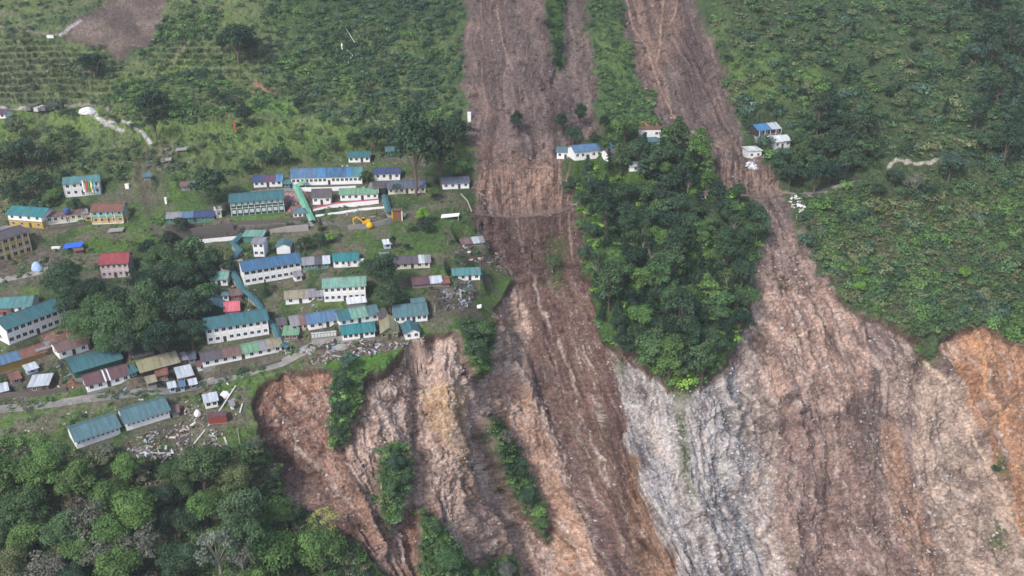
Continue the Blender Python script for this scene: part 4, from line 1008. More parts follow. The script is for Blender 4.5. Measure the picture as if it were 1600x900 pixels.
house('barrack_block', 'white two storey block with bright blue roof near village centre', (383, 446), (472, 431), 6.2, 9, 'gable', 'blue', 'white', nw=9, storeys=2, ww=1.6, wh=1.1, door=False, oh=.8, cat='barrack', endwin=1)
house('hut', 'low hut with wide grey roof right of bright blue roofed block', (474, 422), (515, 419), 2.4, 7, 'gable', 'grey', 'tealw', nw=4, patches=[(0, .45, 'grey'), (.45, .75, 'darkgrey'), (.75, 1, 'pale')], group=HS)
house('cottage', 'white cottage with light teal roof above the big dark tree', (522, 417), (560, 415), 2.7, 7, 'gable', 'cyan', 'white', nw=4, group=HS, verandah=.9)
house('hut', 'tiny white hut with tilted flat roof alone in the meadow', (601, 389), (611, 388), 2.2, 3, 'shed', 'white', 'bluew', nw=1, door=False)
house('cottage', 'low cottage with dark grey roof and torn pale end sheets', (617, 421), (672, 418), 2.5, 7, 'gable', 'grey', 'cream', nw=5, patches=[(0, .68, 'darkgrey'), (.68, .85, 'pale'), (.85, 1, 'grey')], group=HS)
house('cottage', 'white cottage with striped teal roof nearest the cliff on the meadow', (708, 439), (750, 437), 2.6, 6.5, 'gable', 'teal2', 'white', nw=4, group=HS)
house('barrack_block', 'white two storey block with mint green roof behind the dark tree', (507, 472), (572, 468), 6.0, 8, 'gable', 'mint', 'white', nw=7, storeys=2, cat='barrack', ww=1.1, endwin=1)
house('hut', 'wrecked hut with brown and pale roof at the debris edge', (722, 386), (756, 382), 1.4, 6, 'gable', 'brown', 'grey', nw=0, door=False, patches=[(0, .5, 'brown'), (.5, .8, 'pale'), (.8, 1, 'grey')])
house('shed', 'long low shed with maroon and grey roof above the teal hall', (646, 450), (690, 446), 1.6, 6, 'gable', 'brown', 'grey', nw=0, door=False, patches=[(0, .6, 'maroon'), (.6, 1, 'pale')])
house('cottage', 'white cottage with weathered grey roof beside the long curved walkway', (447, 476), (493, 472), 2.6, 7, 'gable', 'grey', 'white', nw=3, rise=1.2, group=HS, patches=[(0, .7, 'sand'), (.7, 1, 'grey')])
house('long_house', 'brown and grey roofed western part of the long row', (457, 519), (482, 515), 2.8, 8, 'gable', 'brown', 'pinkw', nw=3, group=HS, patches=[(0, .5, 'grey'), (.5, 1, 'brown')], cat='house')
house('long_house', 'steel blue roofed middle part of the long row', (483, 516), (530, 508), 2.8, 8, 'gable', 'steelblue', 'white', nw=4, group=HS, cat='house')
house('long_house', 'teal roofed eastern part of the long row with torn white sheets', (532, 511), (592, 500), 2.8, 8, 'gable', 'teal', 'white', nw=5, group=HS, patches=[(0, .3, 'teal'), (.3, .72, 'mint'), (.72, 1, 'tealgrey')], cat='house')
house('lean_to', 'lean-to with light green roof at foot of the curved walkway', (444, 532), (466, 531), 2.4, 4.5, 'shed', 'green', 'brick', nw=2, rise=.9, door=False)
house('fence_panels', 'row of tall white panels standing below the steel blue roof', (487, 530), (526, 526), 2.0, .25, 'flat', 'white', 'grey', nw=8, ww=.9, wh=1.4, wk='pale', door=False, oh=.05, eo=.05, cat='panel fence')
house('hall', 'white hall with bright cyan roof leaning over rubble at cliff top', (536, 532), (586, 526), 2.6, 7, 'gable', 'cyan', 'white', nw=6, group=HS)
house('chalet', 'olive timber chalet with sand coloured gable roof facing the cliff', (597, 531), (622, 529), 3.2, 9, 'front', 'olive', 'olive', nw=3, gable_win=True, eo=1.0, rise=1.9, cat='chalet', verandah=.8)
house('cottage', 'white cottage with teal gable roof at the very cliff edge', (634, 531), (656, 528), 2.7, 7, 'front', 'teal', 'white', nw=2, door=False, group=HS, rise=1.3)
house('hall', 'broad teal roofed hall with white end wall and small raised roof', (617, 506), (668, 501), 2.9, 10, 'gable', 'tealgrey', 'white', nw=6, group=HS)
house('house', 'pale blue gabled house behind the long white barrack at left edge', (-8, 492), (50, 488), 2.8, 9, 'gable', 'teal2', 'white', nw=5, group=HS)
house('shack', 'rusty roofed shack at left edge beside the pale blue gable', (-14, 500), (16, 494), 2.5, 5, 'gable', 'rust', 'pinkw', nw=2, group=HS)
house('barrack_block', 'longest white two storey block with blue-green roof at left', (15, 539), (114, 501), 6.4, 10, 'gable', 'teal', 'white', nw=10, storeys=2, ww=1.5, wh=1.3, oh=.9, cat='barrack', endwin=1, doorpos=4)
house('shack', 'ochre walled shack with patched blue and rust roof at left edge', (-20, 590), (74, 562), 3.4, 7, 'gable', 'brown', 'ochre', nw=0, door=False, patches=[(0, .25, 'slate'), (.25, .6, 'steelblue'), (.6, 1, 'rust')], group=HS)
house('cottage', 'white cottage with low brown roof below the longest white block', (94, 561), (139, 547), 2.9, 8, 'gable', 'brown', 'white', nw=3, rise=1.3, group=HS, endwin=1)
house('shed', 'open shed with flat brown sheet roof under the dark grove', (120, 540), (152, 530), 2.0, 6, 'shed', 'brown', 'dark', nw=0, door=False)
house('hangar', 'long shed with curved teal barrel roof behind the maroon roof', (118, 592), (192, 570), 2.2, 10, 'barrel', 'teal', 'darkgreen', nw=0, door=False, rise=2.6, cat='shed')
house('cottage', 'white cottage with maroon roof and two pale roof strips', (138, 613), (204, 595), 2.8, 8, 'gable', 'maroon', 'white', nw=5, patches=[(0, .42, 'maroon'), (.42, .46, 'white'), (.46, .52, 'maroon'), (.52, .56, 'white'), (.56, 1, 'maroon')], group=HS, endwin=1)
house('workshop', 'open sided workshop under a rust spotted olive roof', (222, 590), (281, 574), 2.4, 9, 'gable', 'sand', 'dark', nw=0, door=False, patches=[(0, .55, 'olive'), (.55, 1, 'sand')])
house('shack', 'brick shack with pale blue roof beside the road bend', (281, 602), (303, 597), 3.0, 6, 'shed', 'pale', 'brick', nw=2, rise=.6)
house('long_house', 'long low row patched with dark, brown, mint and olive sheets', (318, 574), (441, 549), 2.5, 7, 'gable', 'brown', 'white', nw=9, patches=[(0, .25, 'darkgrey'), (.25, .5, 'brown'), (.5, .72, 'green'), (.72, .83, 'grey'), (.83, 1, 'sand')], cat='house', rise=1.2)
house('hut', 'tiny white hut in front of the long patched row', (310, 580), (325, 577), 2.2, 3.5, 'gable', 'maroon', 'white', nw=1, door=False)
house('shed', 'grey shed with bright white roof beside the road at left', (48, 614), (77, 611), 2.6, 6, 'shed', 'pale', 'brick', nw=2, rise=.5)
house('barrack_block', 'white two storey block with teal roof below the pink tent roof', (325, 538), (421, 522), 6.2, 9, 'gable', 'teal', 'white', nw=9, storeys=2, ww=1.2, wh=1.1, oh=.8, cat='barrack', doorpos=2)
house('hall', 'dark green walled hall whose gable faces front beside the grove', (314, 496), (350, 492), 3.2, 9, 'front', 'tealgrey', 'darkgreen', nw=0, door=False, rise=2.2, group=HS)
house('tent', 'bright pink pitched canopy beside the dark green gable', (352, 491), (374, 489), 1.6, 6, 'gable', 'pink', 'pinkw', nw=0, door=False, rise=2.0, cat='canopy')
house('barrack_block', 'nearest teal roofed single storey barrack, lower left of the pair', (121, 701), (189, 678), 3.3, 9, 'gable', 'tealgrey', 'white', nw=9, ww=.7, wh=.5, oh=.9, cat='barrack', door=False, group=BK)
house('barrack_block', 'teal roofed single storey barrack just under the road, right of the pair', (199, 673), (266, 652), 3.3, 9, 'gable', 'tealgrey', 'white', nw=9, ww=.7, wh=.5, oh=.9, cat='barrack', door=False, group=BK)
house('hut', 'white hut with pale flat roof beside black tank and fallen pole', (322, 639), (341, 635), 2.6, 4, 'shed', 'pale', 'white', nw=2, rise=.4, door=False)
house('container', 'dark red rectangular container under the fallen pole', (327, 663), (355, 660), 2.4, 3, 'flat', 'maroon', 'red', nw=0, door=False, oh=.05, eo=.05, cat='container')
house('shrine', 'small white shrine with teal cap near the pink canopy', (349, 471), (358, 470), 2.6, 2, 'hip', 'tealgrey', 'white', nw=1, door=False, rise=.9)
house('house', 'white mint-roofed house half buried under dark grove trees', (330, 447), (356, 446), 3.0, 7, 'gable', 'mint', 'white', nw=3, group=HS)
# across the slides
house('hillside_house', 'white house with pale blue roof beside trees between the two slides', (898, 251), (940, 247), 4.0, 8, 'gable', 'sky', 'white', nw=5, patches=[(0, 1, 'steelblue')], cat='house')
house('outbuilding', 'low white outbuilding left of the pale blue roof between slides', (870, 248), (897, 249), 3.4, 6, 'gable', 'tealgrey', 'white', nw=3)
house('outbuilding', 'small white outbuilding with dark roof right of the pale blue roof', (950, 253), (976, 250), 3.4, 6, 'gable', 'darkgrey', 'white', nw=2)
house('ruin', 'half buried white and brown house under orange cut bank', (1000, 215), (1034, 215), 3.6, 5, 'flat', 'rust', 'white', nw=2, oh=.2, door=False)
house('cottage', 'dark walled cottage with sky blue roof above the right slide edge', (1184, 214), (1218, 210), 3.2, 8, 'gable', 'sky', 'dark', nw=4, patches=[(0, .6, 'sky'), (.6, 1, 'pale')], verandah=1)
house('cottage', 'small white cottage with white roof among trees right of slide', (1210, 233), (1234, 230), 3.6, 7, 'gable', 'white', 'white', nw=3)
house('ruin', 'broken white house with flat white roof on the slide rim', (1169, 249), (1189, 248), 3.8, 7, 'flat', 'white', 'white', nw=2, oh=.5, door=False)
house('hut', 'pale hut with brown sheet roof on the ledge above the spur', (1094, 311), (1103, 311), 2.0, 3, 'gable', 'brown', 'white', nw=1, door=False)
house('cottage', 'purple roofed white cottage cut by the left frame edge', (-18, 185), (9, 185), 2.4, 6, 'gable', 'purple', 'white', nw=3, rise=1.2)

# small sheds, lean-tos and stalls that crowd the village
SH = 'small sheds crowding the village'
def shed(label, A, B, h, D, roof, wall, style='shed', **k):
    house(k.pop('kind', 'shed'), label, A, B, h, D, style, roof, wall, nw=k.pop('nw', 1), door=False, group=SH, rise=k.pop('rise', .5), skirt=1.5, cat=k.pop('cat', None), **k)
shed('grey wrecked sheet roof between the grove and olive workshop', (209, 560), (240, 553), 1.5, 5, 'darkgrey', 'grey')
shed('small grey shed right of the olive workshop roof', (281, 572), (293, 569), 2.2, 4, 'grey', 'brick')
shed('small steel coloured lean-to nearest the tiny white hut', (295, 569), (306, 567), 2.0, 3.5, 'slate', 'grey')
shed('pale upright sheet shelter on the road edge below brick shack', (266, 615), (275, 613), 2.4, 2, 'pale', 'bluew', kind='stall')
shed('second pale upright stall below brick shack, right of the first', (283, 612), (289, 611), 2.3, 2, 'steelblue', 'bluew', kind='stall')
shed('third pale stall below brick shack, nearest the pole', (299, 610), (308, 608), 2.4, 2, 'pale', 'grey', kind='stall')
shed('yellow awning stall left of the rusty red roofed house', (134, 346), (144, 345), 2.0, 3, 'sand', 'yellow', kind='stall')
shed('small rust roofed shed under the ochre walled shack', (20, 602), (34, 598), 2.0, 4, 'rust', 'grey')
shed('small pale blue roofed shed at left edge by the road', (2, 620), (14, 617), 2.0, 4, 'pale', 'tealw')
shed('brown shed behind the low brown roofed white cottage', (112, 531), (128, 526), 2.2, 5, 'rust', 'brick')
shed('teal sheet shed on the right end of the curved roof', (205, 592), (216, 588), 2.2, 4, 'teal', 'darkgreen')
shed('grey tin shed left of the mint green roofed block', (496, 470), (505, 469), 2.0, 3, 'grey', 'concrete')
shed('brick lean-to behind the pink canopy', (362, 470), (378, 468), 2.2, 4, 'brown', 'brick')
shed('small maroon shed left of the curved walkway top', (345, 424), (358, 423), 2.0, 4, 'maroon', 'pinkw')
shed('small sand roofed shed right of the zigzag stairs foot', (372, 422), (382, 420), 2.0, 4, 'sand', 'grey')
shed('dark shed between the long row and the curved walkway', (436, 516), (448, 514), 2.2, 4, 'darkgrey', 'brick')
shed('torn white sheet roof perched on the teal eastern row', (545, 487), (572, 484), 3.4, 3, 'white', 'grey', nw=0)
shed('small steep roof rising behind the broad teal hall', (645, 488), (664, 486), 3.2, 5, 'tealgrey', 'tealw', style='gable', rise=1.2)
shed('grey sheet shed left of the low dark grey cottage', (596, 410), (608, 409), 1.8, 4, 'grey', 'grey')
shed('tiny white store right of the light teal roofed cottage', (561, 417), (566, 417), 1.8, 2, 'white', 'white')
shed('black netted frame shed below the deep navy roof', (585, 306), (602, 305), 3.4, 6, 'darkgrey', 'dark', nw=0)
shed('small white store between pale green roof and netted shed', (578, 300), (586, 300), 2.4, 4, 'grey', 'white')
shed('teal store between small navy roof and longest blue roof', (444, 294), (454, 294), 2.2, 4, 'tealgrey', 'tealw')
shed('rusty shed on the cliff side of the olive workshop', (246, 594), (262, 591), 1.8, 3, 'rust', 'brick')
shed('low pale shed left of the brick shack, over the wall', (232, 604), (244, 601), 1.5, 3, 'sand', 'stone', nw=0)
shed('grey privy hut in grass right of the nearest red container', (362, 640), (366, 639), 1.8, 1.5, 'grey', 'white', nw=0)
shed('brown low shed left above the faded red roofed house', (118, 398), (130, 396), 1.8, 3, 'brown', 'brick', nw=0)
shed('white box house end left of the big teal roof at far left', (-6, 372), (8, 374), 3.0, 5, 'grey', 'white')

shed('pale low roof half hidden by trees right of the spur outbuildings', (984, 268), (1002, 267), 2.4, 4, 'pale', 'white')
shed('small teal roof glimpsed between trees on the spur crest', (1012, 232), (1030, 231), 3.0, 5, 'tealgrey', 'white')
shed('small blue roofed shed behind the pale blue roof between slides', (944, 240), (956, 239), 3.2, 4, 'steelblue', 'white')
shed('long narrow grey shed below the longest white block', (60, 556), (84, 548), 2.0, 3, 'grey', 'brick')
shed('white sheet store under the ochre walled shack, by the yard', (44, 586), (60, 581), 1.8, 3, 'pale', 'bluew')
shed('small brown hut on the slope right of barrack end', (270, 652), (280, 650), 1.8, 3, 'brown', 'grey', nw=0)
shed('grey lean-to on the right end of cream bungalow wall', (131, 343), (138, 342), 2.6, 4, 'grey', 'cream')
shed('small teal store under the wooden wreck by the track', (226, 282), (236, 281), 1.8, 3, 'tealgrey', 'grey', nw=0)
shed('low white store beside the bright blue roofed block end', (462, 440), (472, 438), 2.2, 3, 'grey', 'white')
shed('rust roofed shed right of the brown roofed low shed', (692, 448), (702, 447), 1.6, 4, 'rust', 'brick', nw=0)
shed('dark grey shed in front of the broad teal hall', (594, 505), (606, 503), 2.6, 5, 'darkgrey', 'brick')
# ------------------------------------------------------------------ put it together
apply_pads()
flatten_road(ROAD, 4.2)
flatten_road([(726, 332), (745, 329), (790, 326), (850, 324), (912, 323)], 5.5, .8)
flatten_road([(1105, 301), (1165, 298), (1215, 294), (1250, 294), (1300, 289), (1350, 284)], 5.5, .8)
build_ground()
haze()
ROADM = asphalt(); ribbon('road', ROAD, 5.0, ROADM, kind='structure')
ribbon('eastern_road', [(1240, 297), (1262, 293), (1300, 289), (1350, 284)], 4.5, ROADM, .5, kind='structure')
walls()
walkway('long curved teal covered stairway running down to the road', [(364, 418), (368, 432), (378, 448), (398, 466), (416, 486), (430, 508), (440, 528), (451, 543)], 2.5, 'teal')
walkway('short zigzag teal covered stairway beside the flat teal shelter', [(379, 363), (365, 380), (376, 390), (364, 401)], 2.6, 'teal', smooth=False)
walkway('pale green covered stairway descending from the longest blue roof', [(478, 284), (463, 291), (475, 316), (489, 345)], 2.8, 'lime', smooth=False)
walkway('short straight teal covered stairway above the brown timber gate', [(601, 306), (608, 332)], 2.6, 'teal', smooth=False)
make_protos()
# --- woods
SP1 = fill([(905, 300), (960, 275), (1040, 262), (1080, 300), (1130, 330), (1180, 345), (1188, 400), (1165, 470), (1135, 535), (1090, 575), (1055, 585), (1010, 548), (950, 530), (930, 470), (915, 390)], 165, 12, 22, ['broad', 'broad', 'tall', 'conifer', 'conifer', 'broad', 'sparse'], ['dark', 'mid', 'deep', 'dark', 'leafy', 'deep', 'dark', 'mid'], 1.05, 4)
SP1 = [(x, y, r * (1.1 if k != 'conifer' else .75), k, ('deep' if k == 'conifer' else c)) for x, y, r, k, c in SP1]
cluster(SP1, 'on the central spur', 'trees of the wooded central spur')
LW = fill([(-30, 740), (60, 712), (160, 722), (250, 728), (330, 715), (390, 725), (420, 770), (470, 820), (540, 870), (590, 930), (560, 1000), (-30, 1000)], 62, 24, 46, ['near', 'near', 'near', 'near', 'near', 'near', 'sparse'], ['mid', 'leafy', 'dark', 'mid', 'leafy', 'olive', 'mid', 'leafy'], 1.02, 9)
LW = [(x, y, r, k, ('grey' if k == 'sparse' else c)) for x, y, r, k, c in LW]
cluster(LW, 'in the lower wood', 'trees of the wood below the barracks')
GV = [(300, 385, 24), (330, 400, 20), (265, 430, 30), (318, 480, 20), (128, 500, 26), (230, 500, 34), (175, 520, 28), (285, 350, 14), (110, 432, 30), (150, 462, 32), (190, 498, 36), (232, 442, 30), (255, 405, 28), (290, 428, 32), (240, 470, 38), (292, 478, 36), (142, 505, 30), (205, 532, 26), (302, 515, 26), (255, 520, 34), (118, 470, 28), (322, 450, 20), (92, 440, 20), (186, 462, 26), (270, 378, 18), (165, 482, 34), (325, 425, 18), (232, 385, 16)]
r_ = np.random.default_rng(2)
cluster([(x, y, r * 1.06, 'near' if r > 24 else 'broad', ['dark', 'dark', 'mid', 'deep', 'mid'][r_.integers(5)]) for x, y, r in GV], 'in the village grove', 'trees of the dense village grove')
ER = fill([(1250, 200), (1262, 178), (1295, 170), (1345, 200), (1370, 240), (1330, 262), (1270, 272), (1215, 262), (1205, 245), (1238, 240)], 26, 13, 24, ['broad', 'broad', 'tall'], ['dark', 'deep', 'mid', 'dark'], .95, 6)
cluster(ER, 'above the eastern road', 'dark trees above the eastern road')
ER2 = fill([(1500, 60), (1600, 40), (1600, 250), (1530, 240), (1510, 150)], 20, 12, 20, ['broad', 'conifer', 'tall'], ['dark', 'deep', 'bluish', 'dark'], 1.2, 7)
cluster(ER2, 'at the right frame edge', 'dark trees at the eastern edge')
CF = [(1275, 30, 9), (1330, 60, 8), (1272, 70, 8), (1473, 50, 9), (1425, 80, 10), (1322, 118, 10), (1385, 150, 9), (1445, 130, 8), (1250, 150, 10), (1470, 180, 9), (1545, 12, 14), (1520, 8, 12), (1580, 60, 10), (1360, 100, 7), (1500, 110, 9)]
cluster([(x, y, r, 'conifer' if i % 2 else 'broad', 'deep') for i, (x, y, r) in enumerate(CF)], 'on the eastern slope', 'dark trees on the eastern slope')
for (x, y, r, k, c, lab) in [
    (1395, 275, 17, 'broad', 'dark', 'dark round tree right of the eastern road end'), (1372, 292, 14, 'broad', 'dark', 'dark tree just below the eastern road end'),
    (1425, 285, 19, 'sparse', 'grey', 'grey-green sparse tree below the pale eastern track'), (1478, 262, 24, 'broad', 'bluish', 'large bluish green tree below the pale eastern track'), (1450, 300, 14, 'broad', 'dark', 'dark shrubby tree under the large bluish tree'),
    (1540, 225, 20, 'broad', 'dark', 'dark tree near the small bare scar at right'), (1575, 232, 16, 'broad', 'mid', 'green tree right of the small bare scar'),
    (1348, 417, 9, 'broad', 'bright', 'small bright green round tree on the eastern scrub slope'), (1343, 446, 11, 'broad', 'bright', 'bright green round tree just below its smaller twin'),
    (1501, 427, 11, 'broad', 'bright', 'bright green tree alone on lower eastern slope'), (1563, 382, 9, 'broad', 'leafy', 'fresh green tree far right on brownish scrub'), (1378, 323, 7, 'broad', 'lime', 'tiny lime green tree below the eastern road'),
    (808, 184, 11, 'tall', 'deep', 'lone dark tree standing on the bare main slide'), (881, 188, 10, 'tall', 'deep', 'dark tree left in the trio above the pale blue roof'), (908, 176, 11, 'tall', 'deep', 'dark topmost tree of the trio above the pale blue roof'),
    (896, 212, 17, 'broad', 'dark', 'broad dark tree directly over the pale blue roof'), (943, 202, 9, 'tall', 'deep', 'thin dark tree right of the pale blue roof'), (974, 208, 25, 'broad', 'leafy', 'large fresh green tree between the two slides'),
    (1046, 222, 22, 'broad', 'dark', 'dark tree right of the half buried house'), (1068, 240, 19, 'broad', 'dark', 'dark tree at the left edge of second slide'), (1008, 248, 19, 'broad', 'mid', 'green tree behind the small white outbuilding'), (965, 196, 9, 'tall', 'dark', 'slim dark tree above the pale blue roof, left of the large tree'), (1058, 208, 11, 'tall', 'deep', 'slim deep green tree above the half buried house'), (925, 232, 9, 'tall', 'deep', 'slim dark tree in front of the pale blue roof'), (1036, 256, 23, 'broad', 'dark', 'dark bushy tree on the spur crest'),
    (1088, 246, 17, 'sparse', 'grey', 'thin grey tree at the slide edge beside the crest'), (1112, 285, 12, 'broad', 'leafy', 'green tree at the ledge above the spur'), (1150, 310, 16, 'broad', 'dark', 'dark rounded tree right of the pale ledge hut'),
    (990, 262, 12, 'broad', 'bright', 'bright green bushy tree in front of the small outbuilding'), (915, 272, 13, 'conifer', 'bluish', 'bluish conifer at the left shoulder of the spur'), (888, 290, 13, 'broad', 'dark', 'dark tree overhanging the main slide above its track'),
    (940, 262, 12, 'broad', 'mid', 'green tree below the pale blue roofed house'), (1000, 290, 14, 'conifer', 'bluish', 'bluish conifer on the middle of the spur crest'), (1075, 270, 13, 'broad', 'leafy', 'fresh green tree on the right of the spur crest'),
    (863, 402, 15, 'sparse', 'mid', 'thin green tree surviving in the middle of main slide'), (872, 62, 9, 'broad', 'deep', 'dark upper tree in the strip dividing the main slide'), (872, 88, 8, 'broad', 'deep', 'dark lower tree in the strip dividing the main slide'), (858, 25, 8, 'broad', 'dark', 'dark topmost tree in the strip dividing the main slide'),
    (375, 70, 30, 'umbrella', 'deep', 'wide dark spreading tree on the upper left slope'), (352, 74, 15, 'broad', 'deep', 'dark tree joined to left of the wide spreading tree'), (395, 80, 14, 'broad', 'deep', 'dark tree joined to right of the wide spreading tree'), (147, 95, 22, 'broad', 'deep', 'dark round tree beside the stepped field terraces'), (130, 105, 10, 'sparse', 'grey', 'grey thin tree beside the stepped field terraces'),
    (243, 168, 26, 'broad', 'deep', 'tall dark tree right of the white track'), (248, 200, 14, 'tall', 'deep', 'dark tree under the tall dark one by the track'), (385, 183, 18, 'broad', 'deep', 'dark round bush tree by the orange flag'), (467, 165, 7, 'tall', 'deep', 'slim dark tree above the fresh green patch'), (340, 158, 7, 'tall', 'dark', 'slim dark tree at the bend of the upper track'),
    (30, 200, 18, 'broad', 'olive', 'olive tree below the parked trucks at left'), (80, 205, 14, 'sparse', 'mid', 'green sparse tree below the parked trucks'), (108, 205, 12, 'broad', 'mid', 'green tree between trucks and white track'), (40, 238, 26, 'broad', 'dark', 'dark wide tree above the teal-roofed house at left'), (75, 245, 20, 'broad', 'dark', 'dark tree right of the wide one at left'), (15, 255, 18, 'broad', 'dark', 'dark tree nearest the left edge above houses'), (110, 240, 14, 'broad', 'olive', 'olive tree above the house with prayer flags'), (60, 285, 22, 'broad', 'dark', 'dark tree left of the house with prayer flags'), (25, 300, 20, 'broad', 'dark', 'dark tree behind the big teal roof at left'), (85, 305, 13, 'broad', 'leafy', 'fresh green tree touching the green gabled house'), (120, 315, 14, 'broad', 'dark', 'dark tree below the house with prayer flags'), (200, 335, 10, 'sparse', 'grey', 'thin grey tree right of rusty red roof'),
    (333, 285, 30, 'broad', 'dark', 'big dark tree above the long patched shack'), (340, 312, 14, 'tall', 'dark', 'dark tree left of the dark green building'), (410, 240, 16, 'broad', 'dark', 'dark round tree above the small navy roof'), (440, 238, 18, 'broad', 'dark', 'wider dark tree above the small navy roof'), (385, 255, 14, 'broad', 'mid', 'green tree left above the small navy roof'),
    (650, 240, 33, 'tall', 'dark', 'tallest dark poplar among the navy roofed houses'), (690, 236, 25, 'tall', 'dark', 'dark slim poplar right of the tallest one'), (714, 212, 28, 'broad', 'dark', 'dark tree at edge of main slide above slate roof'), (718, 252, 20, 'broad', 'leafy', 'fresh green tree above the slate blue roof'), (618, 210, 22, 'broad', 'dark', 'dark tree above the green walled cottage'), (585, 210, 23, 'broad', 'dark', 'dark tree above the striped teal cottage'), (650, 200, 14, 'broad', 'mid', 'green tree behind the tallest poplar'), (553, 215, 13, 'broad', 'dark', 'dark bushy tree left above the striped cottage'), (520, 222, 13, 'broad', 'mid', 'green bushy tree far left of the striped cottage'), (574, 274, 11, 'broad', 'dark', 'dark tree between longest blue roof and navy roof'), (620, 296, 10, 'sparse', 'dark', 'thin dark tree before the long navy roof'),
    (662, 335, 15, 'broad', 'bright', 'bright round tree left of the pale broken slab'), (665, 350, 13, 'broad', 'deep', 'dark base shrub tree under the bright round one'), (677, 300, 12, 'broad', 'leafy', 'fresh green tree in front of navy roofed house'), (640, 352, 10, 'broad', 'leafy', 'small green tree right of timber gate'), (517, 371, 10, 'broad', 'bright', 'bright green round tree below pale green stairway'), (502, 350, 8, 'conifer', 'deep', 'dark conifer at foot of pale green stairway'), (500, 374, 12, 'broad', 'dark', 'dark tree left of bright green round tree'), (478, 378, 14, 'broad', 'dark', 'dark round tree right of small gabled white cottage'), (720, 395, 16, 'sparse', 'dark', 'dark tangled tree left of wrecked hut'), (700, 372, 9, 'sparse', 'grey', 'grey broken tree near the slide track'),
    (600, 424, 33, 'near', 'dark', 'biggest dark tree in the middle of village'), (610, 455, 27, 'near', 'dark', 'dark lower tree before the mint green roof'), (575, 415, 14, 'broad', 'mid', 'green tree left of the biggest dark one'), (680, 465, 18, 'sparse', 'brownish', 'brownish tree beside the broad teal hall'), (615, 378, 6, 'tall', 'deep', 'tiny dark tree beside the tiny white hut'), (636, 384, 6, 'broad', 'deep', 'tiny dark round bush on the meadow'), (348, 395, 17, 'broad', 'olive', 'olive tree left of the zigzag stairway'), (360, 412, 13, 'broad', 'dark', 'dark tree at end of the zigzag stairway'), (417, 450, 9, 'conifer', 'deep', 'dark conifer before the bright blue roofed block'), (430, 382, 8, 'broad', 'mid', 'green tree behind the pale gabled cottage'),
    (735, 545, 18, 'broad', 'dark', 'dark tree in green strip right of cliff cottage'), (745, 515, 18, 'broad', 'mid', 'green tree topping the strip right of cliff cottage'), (748, 575, 12, 'broad', 'leafy', 'fresh green tree at foot of strip at right'), (546, 560, 16, 'broad', 'bluish', 'bluish tree hanging over cliff below the hall'), (542, 600, 17, 'broad', 'dark', 'dark tree in the strip down the left cliff'), (538, 640, 17, 'broad', 'dark', 'dark middle tree in the strip down the left cliff'), (532, 675, 12, 'broad', 'dark', 'dark lowest tree in the strip down the left cliff'),
    (613, 720, 18, 'broad', 'dark', 'dark tree on the green rib below the village cliff'), (608, 760, 16, 'broad', 'mid', 'green tree low on the rib below village cliff'), (630, 745, 12, 'broad', 'dark', 'small dark tree right on the green rib'), (780, 680, 17, 'broad', 'grey', 'grey-green tree at top of the slanting strip'), (800, 725, 18, 'broad', 'dark', 'dark tree in the upper slanting strip'), (822, 775, 15, 'broad', 'dark', 'dark tree in the lower slanting strip'), (845, 818, 12, 'broad', 'mid', 'green tree at the end of slanting strip'), (678, 820, 13, 'broad', 'mid', 'green tree on the rib above bottom edge'), (700, 870, 24, 'near', 'mid', 'big green tree at bottom edge below cliff'), (780, 890, 20, 'near', 'grey', 'grey-green tree at bottom edge right of the big one'),
    (515, 812, 30, 'sparse', 'yellow', 'yellowish thin-crowned tree at the edge of the lower scarp'), (486, 868, 20, 'near', 'lime', 'lime green tree at the bottom wood edge'), (170, 705, 17, 'broad', 'grey', 'pale grey-green bush tree under nearest barrack'), (395, 690, 14, 'sparse', 'grey', 'leafless grey bush tree at the scarp corner'), (1555, 730, 7, 'broad', 'dark', 'tiny dark bush tree in the right gully'),
    (1440, 540, 11, 'broad', 'leafy', 'fresh green tree hanging over the notch at right'), (1452, 552, 9, 'broad', 'mid', 'green bush tree lowest over the notch at right')]:
    tree(x, y, r, k, c, lab, 'conifer' if k == 'conifer' else 'tree', None, KEYN[k])
CT = fill([(985, 232), (1050, 222), (1100, 250), (1112, 285), (1000, 282), (955, 268)], 13, 13, 20, ['broad', 'tall', 'broad', 'conifer'], ['dark', 'mid', 'deep', 'leafy'], .95, 14)
cluster(CT, 'on the spur crest', 'trees on the crest of the spur')
# --- scrub
shrubs('shrubbery', 'dense mixed scrub covering the eastern slope', [([(1095, -90), (1860, -90), (1860, 620), (1600, 530), (1500, 515), (1440, 530), (1350, 490), (1260, 385), (1245, 300), (1350, 285), (1400, 300), (1480, 250), (1400, 245), (1340, 275), (1230, 280), (1150, 180), (1125, 100)], 5600, 1.0, 2.5, ['dark', 'mid', 'olive', 'mid', 'leafy', 'mid'], 0), ([(1095, -90), (1860, -90), (1860, 620), (1600, 530), (1500, 515), (1440, 530), (1350, 490), (1260, 385), (1245, 300), (1350, 285), (1400, 300), (1480, 250), (1400, 245), (1340, 275), (1230, 280), (1150, 180), (1125, 100)], 1150, 2.9, 4.6, ['dark', 'bluish', 'mid', 'olive', 'mid', 'dark', 'leafy'], 0),
       ([(1250, 300), (1340, 290), (1600, 330), (1600, 530), (1450, 530), (1300, 440)], 900, 1.0, 2.4, ['olive', 'brownish', 'mid', 'olive', 'leafy'], 0)], seed=5)
